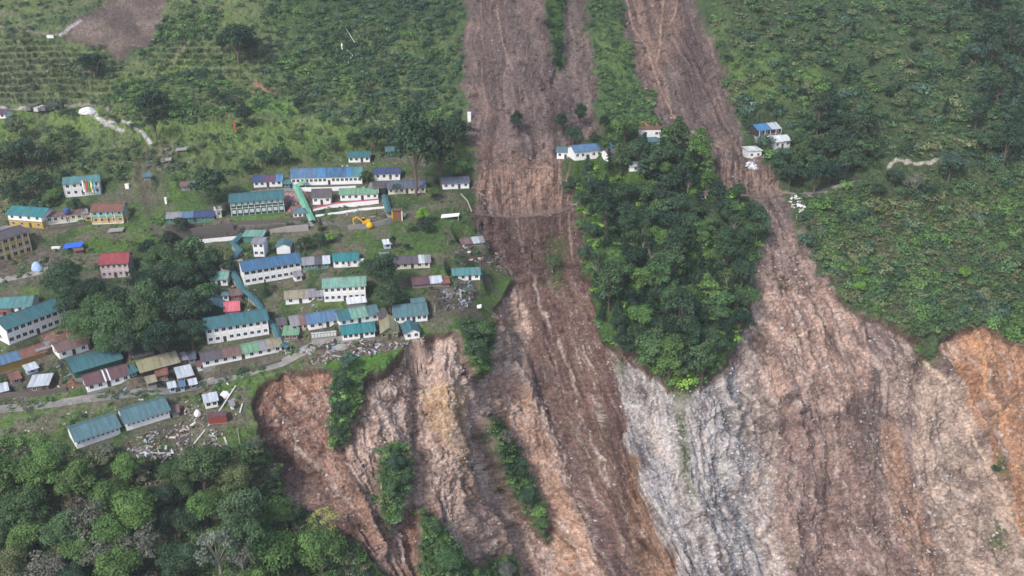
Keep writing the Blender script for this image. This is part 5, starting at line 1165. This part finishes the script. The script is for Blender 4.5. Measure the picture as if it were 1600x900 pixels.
shrubs('shrubbery', 'patchy scrub on the hillside above the village', [([(-260, -90), (722, -90), (730, 190), (725, 270), (560, 235), (260, 290), (-260, 300)], 1900, .8, 2.6, ['dark', 'mid', 'olive', 'dark', 'leafy'], 1),
       ([(430, -60), (718, -60), (726, 185), (520, 195), (400, 120)], 1200, .9, 3.2, ['dark', 'mid', 'bluish', 'dark', 'mid', 'leafy'], 0), ([(180, 130), (320, 120), (420, 170), (300, 200), (180, 180)], 350, 1.2, 2.8, ['mid', 'leafy', 'dark'], 0),
       ([(235, 30), (340, 25), (340, 70), (250, 70), (215, 100)], 220, 1.2, 2.4, ['mid', 'dark', 'leafy'], 0), ([(-20, 230), (130, 220), (200, 290), (60, 330), (-20, 330)], 300, 1.5, 3, ['dark', 'mid', 'olive'], 0)], seed=6)
shrubs('shrubbery', 'scrub on the green tongues between the slides', [([(906, -60), (972, -60), (1030, 170), (1060, 215), (1000, 215), (940, 190), (936, 100)], 380, 1.0, 2.2, ['mid', 'leafy', 'dark', 'mid'], 0), ([(845, -60), (882, -60), (886, 90), (874, 105)], 70, 1.2, 2.2, ['dark', 'deep'], 0)], seed=7)
shrubs('undergrowth', 'undergrowth filling the wood on the spur', [(SPUR, 900, 1.4, 3.0, ['mid', 'leafy', 'dark', 'bright', 'leafy'], 0)], seed=8)
shrubs('undergrowth', 'undergrowth at the foot of the lower left wood', [([(-60, 700), (60, 690), (120, 715), (250, 718), (395, 690), (445, 760), (560, 850), (640, 960), (-60, 960)], 750, 1.6, 3.4, ['mid', 'olive', 'leafy', 'dark', 'brownish'], 0)], seed=9)
shrubs('shrubbery', 'bushes clinging to green strips on the cliffs', [(g, 120, 1.0, 2.2, ['mid', 'leafy', 'dark', 'olive'], 0) for g in GREENISLES[1:]] + [(b, 14, .5, 1.1, ['olive', 'grey', 'mid'], 0) for b in [[(1055, 630), (1075, 640), (1085, 800), (1065, 760)], [(1555, 690), (1575, 720), (1565, 755)], [(1550, 800), (1580, 840), (1570, 862)], [(860, 410), (885, 420), (890, 460), (865, 450)]]], seed=10, avoid=False)
shrubs('shrubbery', 'low bushes scattered between the village houses', [([(0, 360), (760, 300), (790, 430), (640, 520), (380, 640), (0, 690)], 900, .5, 1.7, ['mid', 'leafy', 'dark', 'mid', 'olive'], 1)], seed=12)
# ------------------------------------------------------------------ rubble, boulders and small things
def rubble(name, label, specs, seed=20, kind='stuff'):
    r = np.random.default_rng(seed); mats = []; m = MB(); pal = ['white', 'grey', 'brick', 'concrete', 'bluew', 'dark', 'cream', 'stone', 'pinkw']
    mats = [wallm(p) for p in pal] + [roofm('teal2'), roofm('rust'), WOOD]
    for poly, n, s0, s1, ids in specs:
        xs = [p[0] for p in poly]; ys = [p[1] for p in poly]; X = r.uniform(min(xs), max(xs), n * 3); Y = r.uniform(min(ys), max(ys), n * 3)
        k = inpoly(X, Y, poly); k &= (fbm(X / 12, Y / 8, 3, 2) + r.uniform(-.2, .2, len(X))) > .45
        for x, y in list(zip(X[k], Y[k]))[:n]:
            g = ground(x, y)
            if any((abs(g[0] - p[0]) < 45) and _inpad(g, p) for p in PADS): continue
            a = r.uniform(0, 3.14); sx = r.uniform(s0, s1) * r.choice([1, 1, 1, 2.2, 3.4]); sy = r.uniform(s0, s1) * .6; sz = r.uniform(.08, .35) * min(1, s1)
            tx, ty = r.normal(0, .25), r.normal(0, .25); ca, sa = math.cos(a), math.sin(a)
            c = [(-sx, -sy), (sx, -sy), (sx, sy), (-sx, sy)]
            pts = []
            for zz in (-.15, sz):
                for (u, v) in c:
                    u *= .5; v *= .5; pts.append((g[0] + u * ca - v * sa, g[1] + u * sa + v * ca, g[2] + .08 + zz + u * tx + v * ty))
            m.hexa(pts, int(ids[r.integers(len(ids))]))
    return m.build(name, mats, None, kind=kind, label=label, category='rubble')
MIX = [3, 1, 1, 3, 4, 6, 8, 2, 7, 5, 11, 10, 11, 7]
rubble('rubble', 'scattered white and grey rubble of collapsed houses below the road', [([(268, 640), (330, 625), (375, 620), (365, 670), (350, 712), (210, 716), (190, 690), (262, 668)], 420, .25, .95, MIX), ([(200, 700), (340, 690), (340, 716), (200, 718)], 150, .3, 1.2, [0, 3, 1, 3, 7, 11])], 21)
rubble('rubble', 'rubble heap on the cliff top below the cyan roofed hall', [([(470, 545), (535, 535), (625, 533), (650, 540), (640, 552), (560, 556), (480, 572)], 420, .35, 1.2, MIX + [7, 2])], 22)
rubble('rubble', 'shattered grey sheets and timber heap right of the broad teal hall', [([(695, 438), (752, 446), (746, 462), (722, 488), (690, 480)], 190, .4, 1.3, [1, 1, 4, 3, 1, 7, 11]), ([(715, 370), (790, 385), (785, 425), (712, 400)], 150, .3, 1.1, MIX + [11])], 23)
rubble('rubble', 'loose scraps and stones strewn between the village houses', [([(0, 540), (150, 540), (280, 545), (330, 590), (200, 610), (0, 630)], 380, .25, .8, MIX + [7, 5, 11]), ([(390, 285), (600, 290), (600, 340), (400, 335)], 120, .3, .9, MIX), ([(430, 475), (600, 480), (640, 500), (600, 520), (440, 520)], 160, .25, .8, MIX + [7]),
        ([(220, 240), (290, 232), (310, 260), (250, 275)], 60, .4, 1.2, [3, 1, 11, 7]), ([(310, 430), (400, 440), (400, 500), (330, 480)], 120, .25, .9, MIX), ([(500, 245), (620, 245), (620, 262), (500, 262)], 50, .3, .9, MIX), ([(400, 590), (300, 640), (30, 690), (0, 660), (200, 625), (330, 605)], 90, .2, .6, [0, 0, 3])], 24)
rubble('rubble', 'broken pale wall pieces at the slide rim under the ruined house', [([(1168, 248), (1186, 248), (1184, 262), (1172, 258)], 40, .5, 1.3, [0, 0, 4]), ([(1236, 298), (1262, 300), (1252, 345), (1238, 330)], 46, .4, 1.3, [0, 3, 6]), ([(1092, 304), (1130, 306), (1128, 316), (1094, 314)], 40, .4, 1.2, [1, 3, 5, 11])], 25)
# boulders ------------------------------------------------------------------
def boulder_mesh(seed):
    import bmesh
    r = random.Random(seed); bm = bmesh.new(); bmesh.ops.create_icosphere(bm, subdivisions=2, radius=.5)
    f = [r.uniform(.7, 1.2) for _ in range(3)]; cuts = [(sph(np.random.default_rng(seed * 9 + i), 1)[0], r.uniform(.28, .44)) for i in range(7)]
    for v in bm.verts:
        p = np.array(v.co)
        for n, d in cuts:
            e = p @ n - d
            if e > 0: p = p - n * e
        v.co = p * f
    me = bpy.data.meshes.new('boulder'); bm.to_mesh(me); bm.free(); me.materials.append(paint('boulder_stone', S(186, 180, 174), .9, .45, tuple(S(120, 104, 96)) + (1,))); return me
BM = [boulder_mesh(i) for i in range(6)]
SIZEW = ['big', 'sizeable', 'modest']
def boulders(where, group, poly, n, s0, s1, seed):
    r = np.random.default_rng(seed); xs = [p[0] for p in poly]; ys = [p[1] for p in poly]; pts = []
    while len(pts) < n:
        x, y = r.uniform(min(xs), max(xs)), r.uniform(min(ys), max(ys))
        if inpoly(np.array([x]), np.array([y]), poly)[0] and look(dirt, x, y) > .6: pts.append((x, y))
    pts.sort(key=lambda p: p[1]); rows = [sorted(pts[i:i + 7]) for i in range(0, n, 7)]
    for k, row in enumerate(rows):
        for i, (x, y) in enumerate(row):
            s = r.uniform(s0, s1); g = ground(x, y)
            o = link('boulder', BM[r.integers(6)], None, label=f'pale boulder {where}, {ORD[i + 1]} from left, {ORD[k + 1]} row down', category='boulder', group=group)
            o.location = g + (0, 0, s * .12); o.scale = (s, s * r.uniform(.7, 1.1), s * r.uniform(.6, .95)); o.rotation_euler = tuple(r.uniform(0, 3, 3))
boulders('on the grey rock face', 'boulders on the grey face', [(950, 580), (1060, 640), (1120, 610), (1170, 580), (1200, 880), (1110, 890), (1000, 730)], 35, .8, 2.0, 1)
boulders('on the eastern scarp', 'boulders on the eastern scarp', [(1260, 560), (1430, 560), (1500, 650), (1590, 880), (1420, 890), (1290, 700)], 35, .7, 1.9, 2)
boulders('on the village cliff', 'boulders on the village cliff', [(420, 620), (520, 620), (640, 560), (700, 540), (760, 640), (830, 800), (700, 860), (560, 820), (460, 720)], 28, .7, 1.5, 3)
boulders('in the gully below the spur', 'boulders in the second slide', [(1200, 380), (1270, 420), (1310, 500), (1250, 540), (1190, 500)], 21, .7, 1.7, 4)
LOGS = [(722, 60), (727, 180), (741, 262), (742, 300), (902, 330), (914, 372), (926, 455), (948, 545), (990, 60), (1040, 190), (1135, 150), (1192, 240), (1248, 360), (1280, 420), (1330, 486), (1150, 540), (1180, 470), (410, 660), (560, 650), (770, 560), (1010, 585), (1460, 575)]
LOGS.sort(key=lambda p: p[1]); rows = [sorted(LOGS[i:i + 6]) for i in range(0, len(LOGS), 6)]; r_ = np.random.default_rng(77)
for k, row in enumerate(rows):
    for i, (x, y) in enumerate(row):
        g = ground(x, y); a = r_.uniform(0, 3.1); Ln = r_.uniform(4, 9); m = MB(); dz = r_.uniform(-1.2, .2)
        m.tube((0, 0, 0), (Ln * math.cos(a), Ln * math.sin(a) * .4, dz), .28, .12, 6)
        for q in range(5): b_ = r_.uniform(.4, .95); m.tube((b_ * Ln * math.cos(a), b_ * Ln * math.sin(a) * .4, b_ * dz), (b_ * Ln * math.cos(a) + r_.normal(0, 1), b_ * Ln * math.sin(a) * .4 + r_.normal(0, 1), b_ * dz + r_.uniform(.2, 1.3)), .07, .02, 4)
        o = m.build('fallen_log', PALEBARK if (i + k) % 2 else BARK, None, label=f'toppled trunk at a slide edge, {ORD[i + 1]} from left, {ORD[k + 1]} row down', category='fallen log', group='toppled trunks at the slide edges'); o.location = g + (0, 0, .35)
def rock_field(label, specs, seed):
    r = np.random.default_rng(seed); base = []
    for me in BM[:3]:
        V = np.array([v.co for v in me.vertices]); Ft = np.array([p.vertices[:] for p in me.polygons]); base.append((V, Ft))
    VV, FF, CC, n0 = [], [], [], 0
    for poly, n, s0, s1, c0, c1 in specs:
        xs = [p[0] for p in poly]; ys = [p[1] for p in poly]; X = r.uniform(min(xs), max(xs), n * 3); Y = r.uniform(min(ys), max(ys), n * 3)
        k = inpoly(X, Y, poly); k &= (fbm(X / 22, Y / 26, 5, 3) + r.uniform(-.15, .15, len(X))) > .47
        for x, y in list(zip(X[k], Y[k]))[:n]:
            if look(dirt, x, y) < .6: continue
            g = ground(x, y); V, Ft = base[r.integers(3)]; s = s0 + (s1 - s0) * r.random() ** 2.5
            a = r.uniform(0, 6.28); ca, sa = math.cos(a), math.sin(a); v = V * (s, s * r.uniform(.6, 1), s * r.uniform(.5, .9))
            v = np.stack([v[:, 0] * ca - v[:, 1] * sa, v[:, 0] * sa + v[:, 1] * ca, v[:, 2]], 1) + g + (0, 0, .1 * s)
            c = c0 + (c1 - c0) * r.random(); VV.append(v); FF.append(Ft + n0); n0 += len(V); CC.append(np.tile(np.append(c, 1), (len(V), 1)))
    m, t, b = newmat('loose_rock'); at = t.nodes.new('ShaderNodeAttribute'); at.attribute_name = 'Col'; t.links.new(at.outputs['Color'], b.inputs['Base Color']); b.inputs['Roughness'].default_value = .9
    me = fastmesh('rock_debris', np.concatenate(VV), np.concatenate(FF), 3, attrs={'Col': np.concatenate(CC)}, mats=[m])
    return link('rock_debris', me, kind='stuff', label=label, category='rocks')
A1, A2 = S(112, 98, 92), S(190, 178, 170)
rock_field('loose stones strewn over the bare scarps and slides', [([(400, 600), (560, 600), (700, 520), (800, 440), (860, 640), (960, 900), (640, 900), (500, 800)], 2600, .3, 1.3, A1, A2), ([(940, 560), (1060, 620), (1160, 560), (1240, 900), (1080, 900), (1000, 740)], 2000, .25, 1.2, S(130, 128, 130), S(205, 203, 204)),
            ([(1180, 340), (1250, 370), (1340, 500), (1450, 560), (1600, 540), (1640, 900), (1240, 900), (1170, 560)], 3600, .3, 1.2, A1, A2), ([(720, 0), (930, 0), (920, 420), (800, 430), (735, 250)], 700, .3, 1.0, S(80, 68, 66), S(160, 146, 140)), ([(980, 0), (1080, 0), (1200, 260), (1230, 300), (1110, 290), (1040, 180)], 400, .3, 1.0, S(80, 68, 66), S(170, 150, 140))], 31)

# machines ------------------------------------------------------------------
YEL = paint('machine_yellow', S(222, 172, 30), .5, .2); BLK = paint('black_rubber', S(40, 38, 40), .8, .2); STEEL = paint('dull_steel', S(120, 122, 126), .5, .3)
def wheel(root, x, y, r_, w):
    m = MB(); n = 12
    m.tube((0, -w / 2, 0), (0, w / 2, 0), r_, n=n); o = m.build('wheel', BLK, root); o.location = (x, y, r_)
    h = MB(); h.tube((0, -w / 2 - .02, 0), (0, w / 2 + .02, 0), r_ * .5, n=8); h.build('rim', STEEL, o)
def excavator(px, py, rz):
    g = ground(px, py); r = empty('excavator', g + (0, 0, -.05), rz, label='yellow tracked excavator parked on the road above gabion wall', category='excavator'); r.scale = (.82, .82, .8)
    for y in (-1.1, 1.1):
        m = MB(); prof = [(-2.1, .45), (-1.8, .05), (1.8, .05), (2.1, .45), (1.8, .9), (-1.8, .9)]
        n = len(m.v); m.v += [(x, y - .32, z) for x, z in prof] + [(x, y + .32, z) for x, z in prof]
        for i in range(6): m.f.append((n + i, n + (i + 1) % 6, n + 6 + (i + 1) % 6, n + 6 + i)); m.m.append(0)
        m.f.append(tuple(n + i for i in range(6))[::-1]); m.f.append(tuple(n + 6 + i for i in range(6))); m.m += [0, 0]
        m.build('track', BLK, r)
    m = MB(); m.box(-2.4, 1.5, -1.3, 1.3, .95, 2.1); m.box(-2.4, -.6, -1.25, 1.25, 2.102, 2.7); m.build('body', YEL, r)
    c = MB(); c.box(.3, 1.7, -1.28, -.2, 2.105, 3.4); cb = c.build('cab', GLASS, r)
    q = MB(); q.box(.22, 1.78, -1.36, -.12, 3.402, 3.6); q.build('cab_roof', YEL, cb)
    b = MB(); b.hexa([(1.2, .1, 1.7), (4.0, .1, 4.3), (4.0, .6, 4.3), (1.2, .6, 1.7), (1.2, .1, 2.4), (3.9, .1, 4.9), (3.9, .6, 4.9), (1.2, .6, 2.4)]); b.hexa([(3.9, .12, 4.2), (5.8, .12, 3.2), (5.8, .58, 3.2), (3.9, .58, 4.2), (3.9, .12, 4.85), (5.9, .12, 3.7), (5.9, .58, 3.7), (3.9, .58, 4.85)]); b.build('boom', YEL, r)
    a = MB(); a.hexa([(5.55, .15, .9), (5.95, .15, .9), (5.95, .55, .9), (5.55, .55, .9), (5.6, .15, 3.8), (6.2, .15, 3.8), (6.2, .55, 3.8), (5.6, .55, 3.8)]); a.build('arm', YEL, r)
    k = MB(); k.hexa([(5.0, -.3, .1), (5.9, -.3, 0), (5.9, 1.0, 0), (5.0, 1.0, .1), (5.2, -.3, 1.0), (6.1, -.3, 1.1), (6.1, 1.0, 1.1), (5.2, 1.0, 1.0)]); k.build('bucket', YEL, r)
excavator(571, 351, math.pi + .12)
g = ground(578, 357); m = MB(); m.lathe([(.2, 0), (1.1, .3), (1.45, 1.1), (1.3, 1.9), (.8, 2.5), (.2, 2.7)], n=14)
o = m.build('storage_tank', YEL, None, label='round yellow tank right of the excavator', category='tank'); o.location = g
def truck(px, py, rz, label, tarp, flip):
    g = ground(px, py); r = empty('cargo_truck', g, rz, label=label, category='truck', group='trucks parked on the upper track')
    m = MB(); m.box(-3.4, 3.4, -.5, .5, .75, 1.0); m.build('chassis', BLK, r)
    c = MB(); c.box(1.9, 3.6, -1.15, 1.15, 1.005, 2.0); c.hexa([(1.9, -1.12, 2.002), (3.5, -1.12, 2.002), (3.5, 1.12, 2.002), (1.9, 1.12, 2.002), (1.95, -1.05, 2.8), (3.1, -1.05, 2.8), (3.1, 1.05, 2.8), (1.95, 1.05, 2.8)]); cb = c.build('cab', paint('truck_green', S(56, 62, 56), .6, .3), r)
    w = MB(); w.box(3.2, 3.56, -.95, .95, 2.05, 2.6); w.build('windscreen', GLASS, cb)
    b = MB(); n = 7
    for i in range(n):
        a0, a1 = math.pi * i / n, math.pi * (i + 1) / n
        p = [(-3.5, -1.2 * math.cos(a0), 1.9 + 1.3 * math.sin(a0)), (1.7, -1.2 * math.cos(a0), 1.9 + 1.3 * math.sin(a0)), (1.7, -1.2 * math.cos(a1), 1.9 + 1.3 * math.sin(a1)), (-3.5, -1.2 * math.cos(a1), 1.9 + 1.3 * math.sin(a1))]
        b.slab(*p, .08)
    b.box(-3.5, 1.7, -1.2, 1.2, 1.005, 1.85); b.box(-3.45, -3.38, -1.15, 1.15, 1.852, 3.0); b.box(1.55, 1.62, -1.15, 1.15, 1.852, 3.0); b.build('canvas_cover', tarp, r)
    for x in (-2.4, -1.2, 2.7):
        for y in (-.95, .95): wheel(r, x, y, .5, .35)
T1 = paint('grey_canvas', S(110, 110, 108), .9, .3); T2 = paint('pale_canvas', S(196, 192, 186), .9, .25); T3 = paint('dark_canvas', S(70, 72, 76), .9, .3)
truck(52, 171, 1.35, 'grey covered truck, leftmost of the row on the upper track', T1, 0); truck(63, 171, 1.35, 'truck with pale cover in the row on the upper track', T2, 0)
truck(75, 171, 1.35, 'grey covered truck right of the pale covered one', T1, 0); truck(88, 171, .1, 'dark truck side-on at the right end of the row', T3, 0)
# poles, flags, tarps ---------------------------------------------------------
def pole(px, py, h, label, mat=None, r0=.12, name='utility_pole', cat='pole', arm=True, group=None):
    g = ground(px, py); r = empty(name, g, rng.uniform(-.3, .3), label=label, category=cat, group=group)
    m = MB(); m.tube((0, 0, -.5), (0, 0, h), r0, r0 * .6, 6); m.build('post', mat or STEEL, r)
    if arm:
        a = MB(); a.box(-.9, .9, -.06, .06, h - .7, h - .58); a.build('crossarm', mat or STEEL, r)
for x, y, h, lab in [(206, 392, 8, 'white pole standing beside the faded red roof'), (245, 375, 7, 'thin grey pole beside the earth track'), (316, 192, 8, 'thin pole above the orange flag, by the upper track'), (111, 172, 7, 'thin pole right of the parked trucks'), (565, 180, 8, 'pale pole alone on the upper scrub slope'), (679, 150, 8, 'pale pole near the left edge of main slide'), (343, 352, 9, 'tall pole before the long patched shack'), (462, 395, 8, 'lamp pole right of the gabled white cottage'), (425, 187, 8, 'slim pole below the fresh green patch'), (610, 372, 5, 'thin mast behind the tiny white hut'), (505, 520, 5, 'thin pole above the tall white panels'), (38, 640, 5, 'grey pole beside the long road at left'), (325, 610, 8, 'pale pole at the road bend over the white hut')]:
    pole(x, y, h, lab)
def flag(px, py, h, w, c, label, grp=None):
    g = ground(px, py); r = empty('prayer_flag', g, -.4, label=label, category='flag', group=grp)
    m = MB(); m.tube((0, 0, -.3), (0, 0, h), .06, .04, 5); m.build('pole', WOOD, r)
    f = MB(); n = 6
    for i in range(n):
        z0, z1 = h * .25 + h * .72 * i / n, h * .25 + h * .72 * (i + 1) / n; a, b = .12 * math.sin(i * 1.7), .12 * math.sin((i + 1) * 1.7)
        f.slab((.08, a, z0), (w, a * 2, z0), (w, b * 2, z1), (.08, b, z1), .03)
    f.build('cloth', paint('flag_' + label.split()[0], c, .8, .1), r)
for x, c, nm in [(132, S(232, 228, 220), 'white'), (137, S(196, 60, 50), 'red'), (141, S(70, 140, 80), 'green'), (145, S(230, 214, 120), 'yellow'), (150, S(120, 170, 200), 'blue')]:
    flag(x, 309, 7, .9, c, nm + ' vertical prayer flag before the teal roofed colourful house', 'prayer flags before the colourful house')
flag(368, 216, 7, 1.0, S(176, 84, 54), 'orange vertical prayer flag alone on the hillside', None)
flag(533, 78, 5, .8, S(226, 224, 220), 'white vertical flag on the upper scrub slope', None)
def pipe(pts, r0, mat, label, name, cat, up=.3):
    G = np.array([ground(*p) + (0, 0, up) for p in pts]); o = G[0].copy(); m = MB()
    for a, b in zip(G[:-1] - o, G[1:] - o): m.tube(a, b, r0, r0, 6)
    x = m.build(name, mat, None, label=label, category=cat); x.location = o
pipe([(369, 607), (337, 650), (304, 698)], .22, TRIM, 'long fallen pale pole lying across the slope by red container', 'fallen_pole', 'fallen pole', .7)
pipe([(300, 713), (341, 714)], .2, TRIM, 'fallen pale pole lying level among rubble', 'fallen_pole', 'fallen pole', .4)
pipe([(230, 711), (272, 710)], .18, TRIM, 'short fallen pole left of the level one in rubble', 'fallen_pole', 'fallen pole', .4)
pipe([(308, 706), (326, 718)], .18, TRIM, 'crossed short pole over the level one in rubble', 'fallen_pole', 'fallen pole', .6)
pipe([(379, 632), (375, 646)], .25, TRIM, 'short white beam on grass near the scarp corner', 'fallen_beam', 'beam', .3)
pipe([(371, 672), (374, 700), (378, 712)], .12, PALEBARK, 'thin bleached dead stem at the scarp corner', 'dead_stem', 'dead stem', .6)
pipe([(533, 40), (544, 55), (554, 68)], .13, TRIM, 'upper straight white pipe on the scrub slope', 'water_pipe', 'pipe', 1.6)
pipe([(543, 80), (551, 88), (545, 98), (545, 102)], .14, TRIM, 'lower bent white pipe on the scrub slope', 'water_pipe', 'pipe', 1.6)
pipe([(700, 468), (712, 452), (722, 446)], .16, PALEBARK, 'bleached fallen trunk over the grey sheet heap', 'fallen_log', 'fallen log', .8)
pipe([(720, 305), (731, 315), (738, 326)], .35, PALEBARK, 'broken pale trunk at slide edge below slate roof', 'fallen_log', 'fallen log', .6)
pipe([(834, 750), (812, 745)], .1, PALEBARK, 'thin bare stem in the slanting cliff strip', 'dead_stem', 'dead stem', 2)
pipe([(745, 298), (757, 303)], .3, PALEBARK, 'bleached root lying on the slide above its track', 'fallen_log', 'root', .5)
def heap(px, py, rx, ry, h, mat, label, name, cat):
    g = ground(px, py); r = np.random.default_rng(int(px)); me = MB(); n, k = 16, 6
    rows = []
    for j in range(k + 1):
        a = j / k * math.pi / 2; rows.append([(g[0] + rx * math.cos(a) * math.cos(t) * r.uniform(.9, 1.1), g[1] + ry * math.cos(a) * math.sin(t) * r.uniform(.9, 1.1), g[2] - .4 + (h + .4) * math.sin(a) * r.uniform(.9, 1.08)) for t in np.linspace(0, 2 * math.pi, n, endpoint=False)])
    for j in range(k):
        for i in range(n): me.quad(rows[j][i], rows[j][(i + 1) % n], rows[j + 1][(i + 1) % n], rows[j + 1][i])
    return me.build(name, mat, None, label=label, category=cat)
heap(138, 178, 4.2, 3, 2.6, TRIM, 'white domed heap at the top of white track', 'gravel_heap', 'heap')
heap(58, 420, 2.2, 1.6, 3.0, paint('pale_blue_tarp', S(170, 190, 224), .6, .1), 'pale blue draped tarp heap on the yard at left', 'tarp_heap', 'tarp')
heap(345, 622, 1.3, 1.1, 1.8, BLK, 'black round water tank beside the white hut', 'water_tank', 'tank')
heap(352, 618, 1.8, 1.2, 1.6, TRIM, 'white crumpled tank lid heap right of black tank', 'crumpled_tank', 'tank')
heap(309, 648, 1.2, 1.0, 2.0, TRIM, 'white upright drum left of the red container', 'drum', 'drum')
heap(534, 545, 2.6, 1.6, 1.4, wallm('concrete'), 'pale broken concrete lump below the cyan roofed hall', 'concrete_lump', 'concrete lump')
g = ground(107, 341); m = MB(); m.lathe([(1.3, 0), (1.3, 1.3), (1.15, 1.6), (.3, 1.8)], n=14)
fr, L_, D_, h_ = FRAMES['low white bungalow with brown roof and blue water tank on top']
o = m.build('water_tank', paint('tank_blue', S(70, 90, 150), .5, .1), None, label='blue round water tank on the brown bungalow roof', category='tank')
o.location = fr.location + __import__('mathutils').Vector((L_ * .55, D_ * .5, 3.9))
# blue tarpaulin shelter
g = ground(115, 391); r = empty('tarp_shelter', g, .12, label='bright blue tarpaulin shelter on posts above the faded red roof', category='shelter')
m = MB(); m.slab((-3.4, -1.6, 2.2), (3.6, -1.2, 2.6), (3.6, 2.4, 3.4), (-3.4, 2.0, 2.9), .06); m.build('tarpaulin', paint('blue_tarp', S(54, 104, 206), .45, .1), r)
for x in (-3.1, 0, 3.2):
    for y in (-1.2, 1.8): m = MB(); m.tube((x, y, -.5), (x, y, 2.6), .07, n=5); m.build('post', WOOD, r)
m = MB(); m.box(.5, 3.2, -1.0, 1.6, -.3, 1.6); m.build('stacked_goods', wallm('red'), r)
# brown timber gate and black netted frame
g = ground(621, 346); r = empty('timber_gate', g, .05, label='brown board gatehouse with yellow post beside road end', category='gate')
m = MB(); m.box(-1.7, 1.7, 0, 2.6, -.5, 4.0); m.build('boards', paint('brown_boards', S(128, 84, 58), .85, .3), r)
for x, mt_ in ((-2.0, YEL), (2.0, TRIM)): m = MB(); m.box(x - .22, x + .22, -.2, .2, -.5, 4.4); m.build('post', mt_, r)
m = MB(); m.box(-2.3, 2.3, -.3, 2.8, 4.402, 4.6); m.build('lintel', WOOD, r)
# leaning pale slabs of a broken house
g = ground(704, 342); r = empty('broken_slab', g, .1, label='long pale broken slab propped over ground near the slide', category='slab')
m = MB(); m.hexa([(-4, -1, .6), (3.4, -1, 1.2), (3.8, 1, 1.5), (-3.6, 1.2, 1.0), (-4, -1, 1.1), (3.4, -1, 1.7), (3.8, 1, 2.0), (-3.6, 1.2, 1.5)]); m.build('slab', wallm('white'), r)
for x in (-3.4, 3.2): m = MB(); m.box(x - .25, x + .25, -.6, .6, -1.2, .95); m.build('leg', CONC, r)
for px, py, rz_, L2, lab in [(286, 243, .1, 5, 'collapsed grey roof slab on the track above houses'), (262, 258, .3, 4.5, 'broken roof sheet right end above the earth track'), (240, 266, .35, 5, 'dark broken roof frame beside the earth track'), (182, 362, .05, 6, 'fallen pale slab in grass below the rusty red roof'), (700, 436, .1, 3, 'small teal box hut slab'), (748, 482, .0, 2, 'white small box on the grass near the cliff')]:
    if 'teal box' in lab: continue
    g = ground(px, py); m = MB(); k = 1 if L2 > 3 else .6
    m.hexa([(-L2 / 2, -1.4 * k, .2), (L2 / 2, -1.2 * k, .5), (L2 / 2, 1.5 * k, 1.0), (-L2 / 2, 1.3 * k, .7), (-L2 / 2, -1.4 * k, .5), (L2 / 2, -1.2 * k, .85), (L2 / 2, 1.5 * k, 1.35), (-L2 / 2, 1.3 * k, 1.0)])
    o = m.build('broken_slab', roofm('darkgrey') if 'dark' in lab else (wallm('white') if 'white' in lab else wallm('concrete')), None, label=lab, category='slab'); o.location = g; o.rotation_euler = (0, 0, rz_)
# water boxes and small white things
for px, py, w_, h_, mt_, lab in [(200, 296, 1.6, 2.0, 'white', 'white box tank beside the earth track above houses'), (260, 318, .8, 2.6, 'white', 'thin white marker post on the bright slope'), (88, 388, 3.2, .5, 'white', 'flat white slab beside the blue tarpaulin'), (730, 186, 1.6, 4.2, 'white', 'small white gate frame at left edge of main slide'), (632, 338, 1.0, 1.0, 'white', 'white drum at foot of the bright round tree'),
                                (752, 440, 1.6, 2.2, 'tealw', 'teal box closet behind the striped cottage near cliff'), (1376, 0, 1, 1, 'white', ''), (976, 268, 4.0, .8, 'white', 'white low slab on the spur crest'), (80, 60, 3.5, 1.2, 'white', 'small white tank at the stepped fields top'), (1176, 163, 2.2, .8, 'white', 'small white box on the green above right slide'), (284, 370, .8, .8, 'white', 'white drum on the dark stone terrace')]:
    if not lab: continue
    g = ground(px, py); m = MB(); m.box(-w_ / 2, w_ / 2, -.5, .5, -.4, h_ * .9); m.box(-w_ / 2 - .1, w_ / 2 + .1, -.6, .6, h_ * .9 + .002, h_)
    o = m.build('utility_box', wallm(mt_), None, label=lab, category='box'); o.location = g
# guard fence along the lower side of the road
def fence(pts, gap, h, label):
    G = []
    for (x0, y0), (x1, y1) in zip(pts[:-1], pts[1:]):
        for i in range(12): G.append(ground(x0 + (x1 - x0) * i / 12, y0 + (y1 - y0) * i / 12))
    G = np.array(G); L = np.concatenate([[0], np.cumsum(np.linalg.norm(np.diff(G, axis=0), axis=1))]); o = G[0].copy()
    r = empty('road_fence', o, 0, label=label, category='fence'); pp = []
    for s_ in np.arange(0, L[-1], gap):
        p = np.array([np.interp(s_, L, G[:, k]) for k in range(3)]) - o; pp.append(p)
        m = MB(); m.tube(p + (0, 0, -.6), p + (0, 0, h), .07, .06, 5); m.build('fence_post', STEEL, r)
    m = MB()
    for a, b in zip(pp[:-1], pp[1:]):
        for z in (h * .95, h * .5): m.tube(a + (0, 0, z), b + (0, 0, z), .03, n=4)
    m.build('wire', STEEL, r)
fence([(-20, 651), (50, 644), (100, 638), (150, 631), (212, 622)], 2.9, 1.8, 'post and wire fence along the lower edge of the road')
fence([(300, 612), (340, 602), (400, 590), (440, 578)], 3.2, 1.4, 'wire fence along the road above the left cliff')
